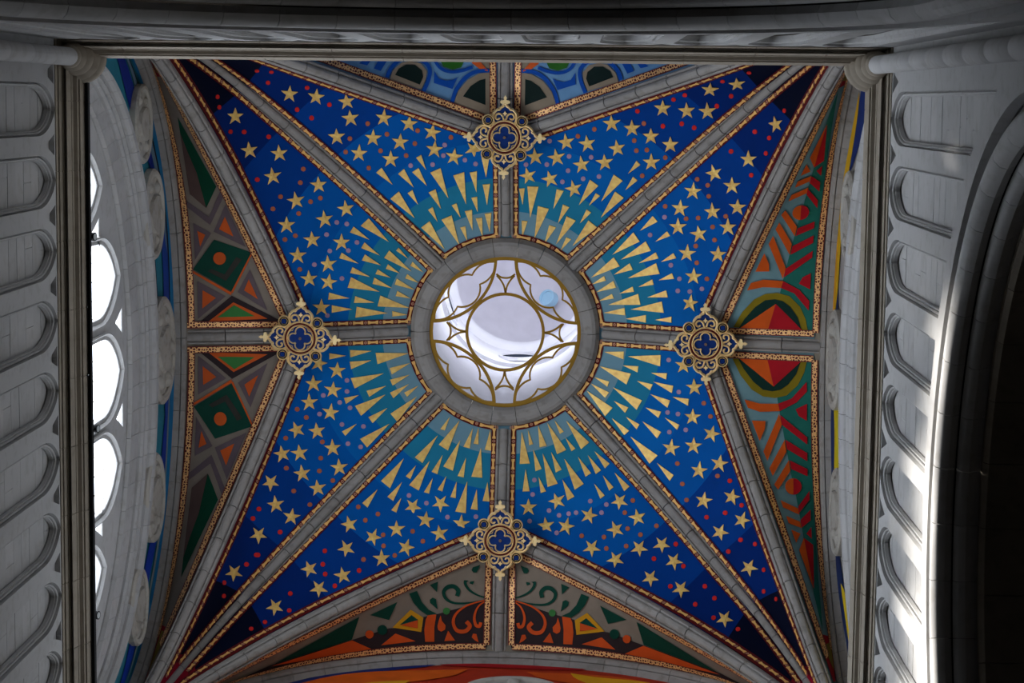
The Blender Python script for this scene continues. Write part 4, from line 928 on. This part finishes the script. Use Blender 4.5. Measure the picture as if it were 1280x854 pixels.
for sd_ in 'WNES':
    dW = 5.97 if sd_ == 'N' else 6.0
    t = thing('wall_lower_' + WN[sd_], 'stone wall with blind arcade of panels below the cornice on %s' % SNAME[sd_], None, (0, 0, 0), None, 'structure')
    us = [U0 + PITCH * k for k in range(-5, 6)]
    outer = [(-6.3, 30.0), (6.3, 30.0), (6.3, -1.6), (-6.3, -1.6)]
    def door(r): return [(-6.3, 30.0), (6.3, 30.0), (6.3, -1.6), (r, -1.6)] + [(r * math.sin(a), AC + r * math.cos(a)) for a in [PI / 2 - PI * i / 56 for i in range(57)]] + [(-r, -1.6)]
    tri = []
    for k in range(-5, 7):
        um = U0 + PITCH * (k - .5)
        tri.append([(um, 29.40), (um + .155, 29.90), (um - .155, 29.90)])
    detail = True
    curve_plate('wall_face', sd_, [door(AR + .07)] + ([head(u) for u in us] + tri if detail else []), dW + .04, .08, M_STONE, t)
    if detail:
        curve_plate('panel_moulding', sd_, [door(AR + .07)] + [head(u, .07) for u in us], dW + .11, .06, M_STONE, t)
        # roll between the two steps
        for u in us:
            P1 = head(u, .035); v = []; f = []
            n = len(P1)
            ring = [[P_(sd_, x + (x0 - x) * 0, dW + .05, z) for (x, z), (x0, z0) in zip(head(u, .02), P1)], [P_(sd_, x, dW + .035, z) for x, z in P1], [P_(sd_, x, dW + .05, z) for x, z in head(u, .05)], [P_(sd_, x, dW + .085, z) for x, z in head(u, .05)]]
            v = [p for r in ring for p in r]; f = [(k * n + i, k * n + i + 1, (k + 1) * n + i + 1, (k + 1) * n + i) for k in range(3) for i in range(n - 1)]
            obj('panel_roll', (v, f), M_STONE, t)
            L = head(u, .06)
            if sd_ == 'N':
                obj('stone_panel', ([P_(sd_, x, dW + .155, z) for x, z in L], [tuple(q) for q in tessellate_polygon([[Vector((x, z, 0)) for x, z in L]])]), M_STONE, t); continue
            # ashlar courses inside the panel, every stone a piece of its own
            zc_ = 30.0
            while zc_ > min(z for x, z in L):
                lo, hi = zc_ - .4085, zc_ - .006; Q = clip(clip(L, hi, -1), lo, 1); zc_ -= .411
                if len(Q) < 3: continue
                dd = dW + .155 + random.uniform(-.003, .003); n = len(Q)
                halves = [Q]
                if random.random() < .25:
                    xm = u + random.uniform(-.12, .12); halves = [clipx(Q, xm - .003, -1), clipx(Q, xm + .003, 1)]
                for H_ in halves:
                    n = len(H_)
                    if n < 3: continue
                    obj('stone_block', ([P_(sd_, x, dd, z) for x, z in H_] + [P_(sd_, x, dd + .05, z) for x, z in H_], [tuple(range(n))] + [(i, (i + 1) % n, n + (i + 1) % n, n + i) for i in range(n)]), M_STONE, t)
        curve_plate('wall_core', sd_, [door(AR + .07)], dW + .22, .10, M_STONE, t)
# ------------------------------------------------------------------ crossing arches
ORD = [('hood_roll', [(5.20, 6.24), (5.20, 6.09), (5.17, 6.03), (5.11, 6.0), (5.02, 6.01), (4.95, 6.07), (4.92, 6.15), (4.96, 6.24)]),
       ('inner_roll', [(5.0, 6.55), (5.0, 6.32), (4.96, 6.26), (4.90, 6.26), (4.84, 6.31), (4.82, 6.39), (4.86, 6.47), (4.88, 6.55)]),
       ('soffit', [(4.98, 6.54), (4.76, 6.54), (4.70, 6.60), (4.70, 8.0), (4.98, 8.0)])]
AL = {'E': 'great round crossing arch with sunlit outer roll in the panelled wall', 'N': 'great dark crossing arch with rolled mouldings under the long dark cornice'}
for sd_ in 'NE':
    t = thing('crossing_arch', AL[sd_], 'arch', P_(sd_, 0, 6.3, AC))
    for nm, pr in ORD:
        n = 22
        if nm == 'soffit': n = 18
        for i in range(n):
            rs = []
            for j in range(5):
                a = -PI / 2 + PI * (i + .006 + j / 4 * .988) / n; rs.append([P_(sd_, r * math.sin(a), d, AC + r * math.cos(a)) for r, d in pr])
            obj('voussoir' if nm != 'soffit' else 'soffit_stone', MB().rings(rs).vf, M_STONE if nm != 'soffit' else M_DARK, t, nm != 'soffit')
        for sg in (-1, 1):
            obj('pier_shaft', MB().rings([[P_(sd_, sg * r, d, z) for r, d in pr] for z in (AC, -1.6)]).vf, M_STONE, t)
# ------------------------------------------------------------------ arms beyond the arches, floor, roof over the vault
for sd_ in 'WNES':
    o = MB()
    arc = [(5.8 * math.sin(a), AC + 5.8 * math.cos(a)) for a in [-PI / 2 + PI * i / 24 for i in range(25)]]
    L = [(-5.8, -1.6)] + arc + [(5.8, -1.6)]
    o.rings([[P_(sd_, u, d, z) for u, z in L] for d in (6.26, 16)], False, False); n = len(o.v); o.add([P_(sd_, u, 16, z) for u, z in L], [tuple(range(len(L)))])
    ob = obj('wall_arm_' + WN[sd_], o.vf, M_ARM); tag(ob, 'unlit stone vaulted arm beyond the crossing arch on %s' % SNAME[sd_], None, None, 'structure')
fl = obj('floor', MB().box((-16, -16, -1.9), (16, 16, -1.6)).vf, stone('floor_stone', rgb(36, 34, 32))); tag(fl, 'grey stone floor of the crossing', None, None, 'structure')
rf = MB()
for a, b in (((-8.2, -8.2), (8.2, -8.2)), ((8.2, -8.2), (8.2, 8.2)), ((8.2, 8.2), (-8.2, 8.2)), ((-8.2, 8.2), (-8.2, -8.2))):
    rf.add([(*a, 43.5), (*b, 43.5), (b[0] * .27, b[1] * .27, 47.6), (a[0] * .27, a[1] * .27, 47.6)], [(0, 1, 2, 3)])
ob = obj('roof', rf.vf, M_DARK); tag(ob, 'roof shell hidden over the painted vault', None, None, 'structure')
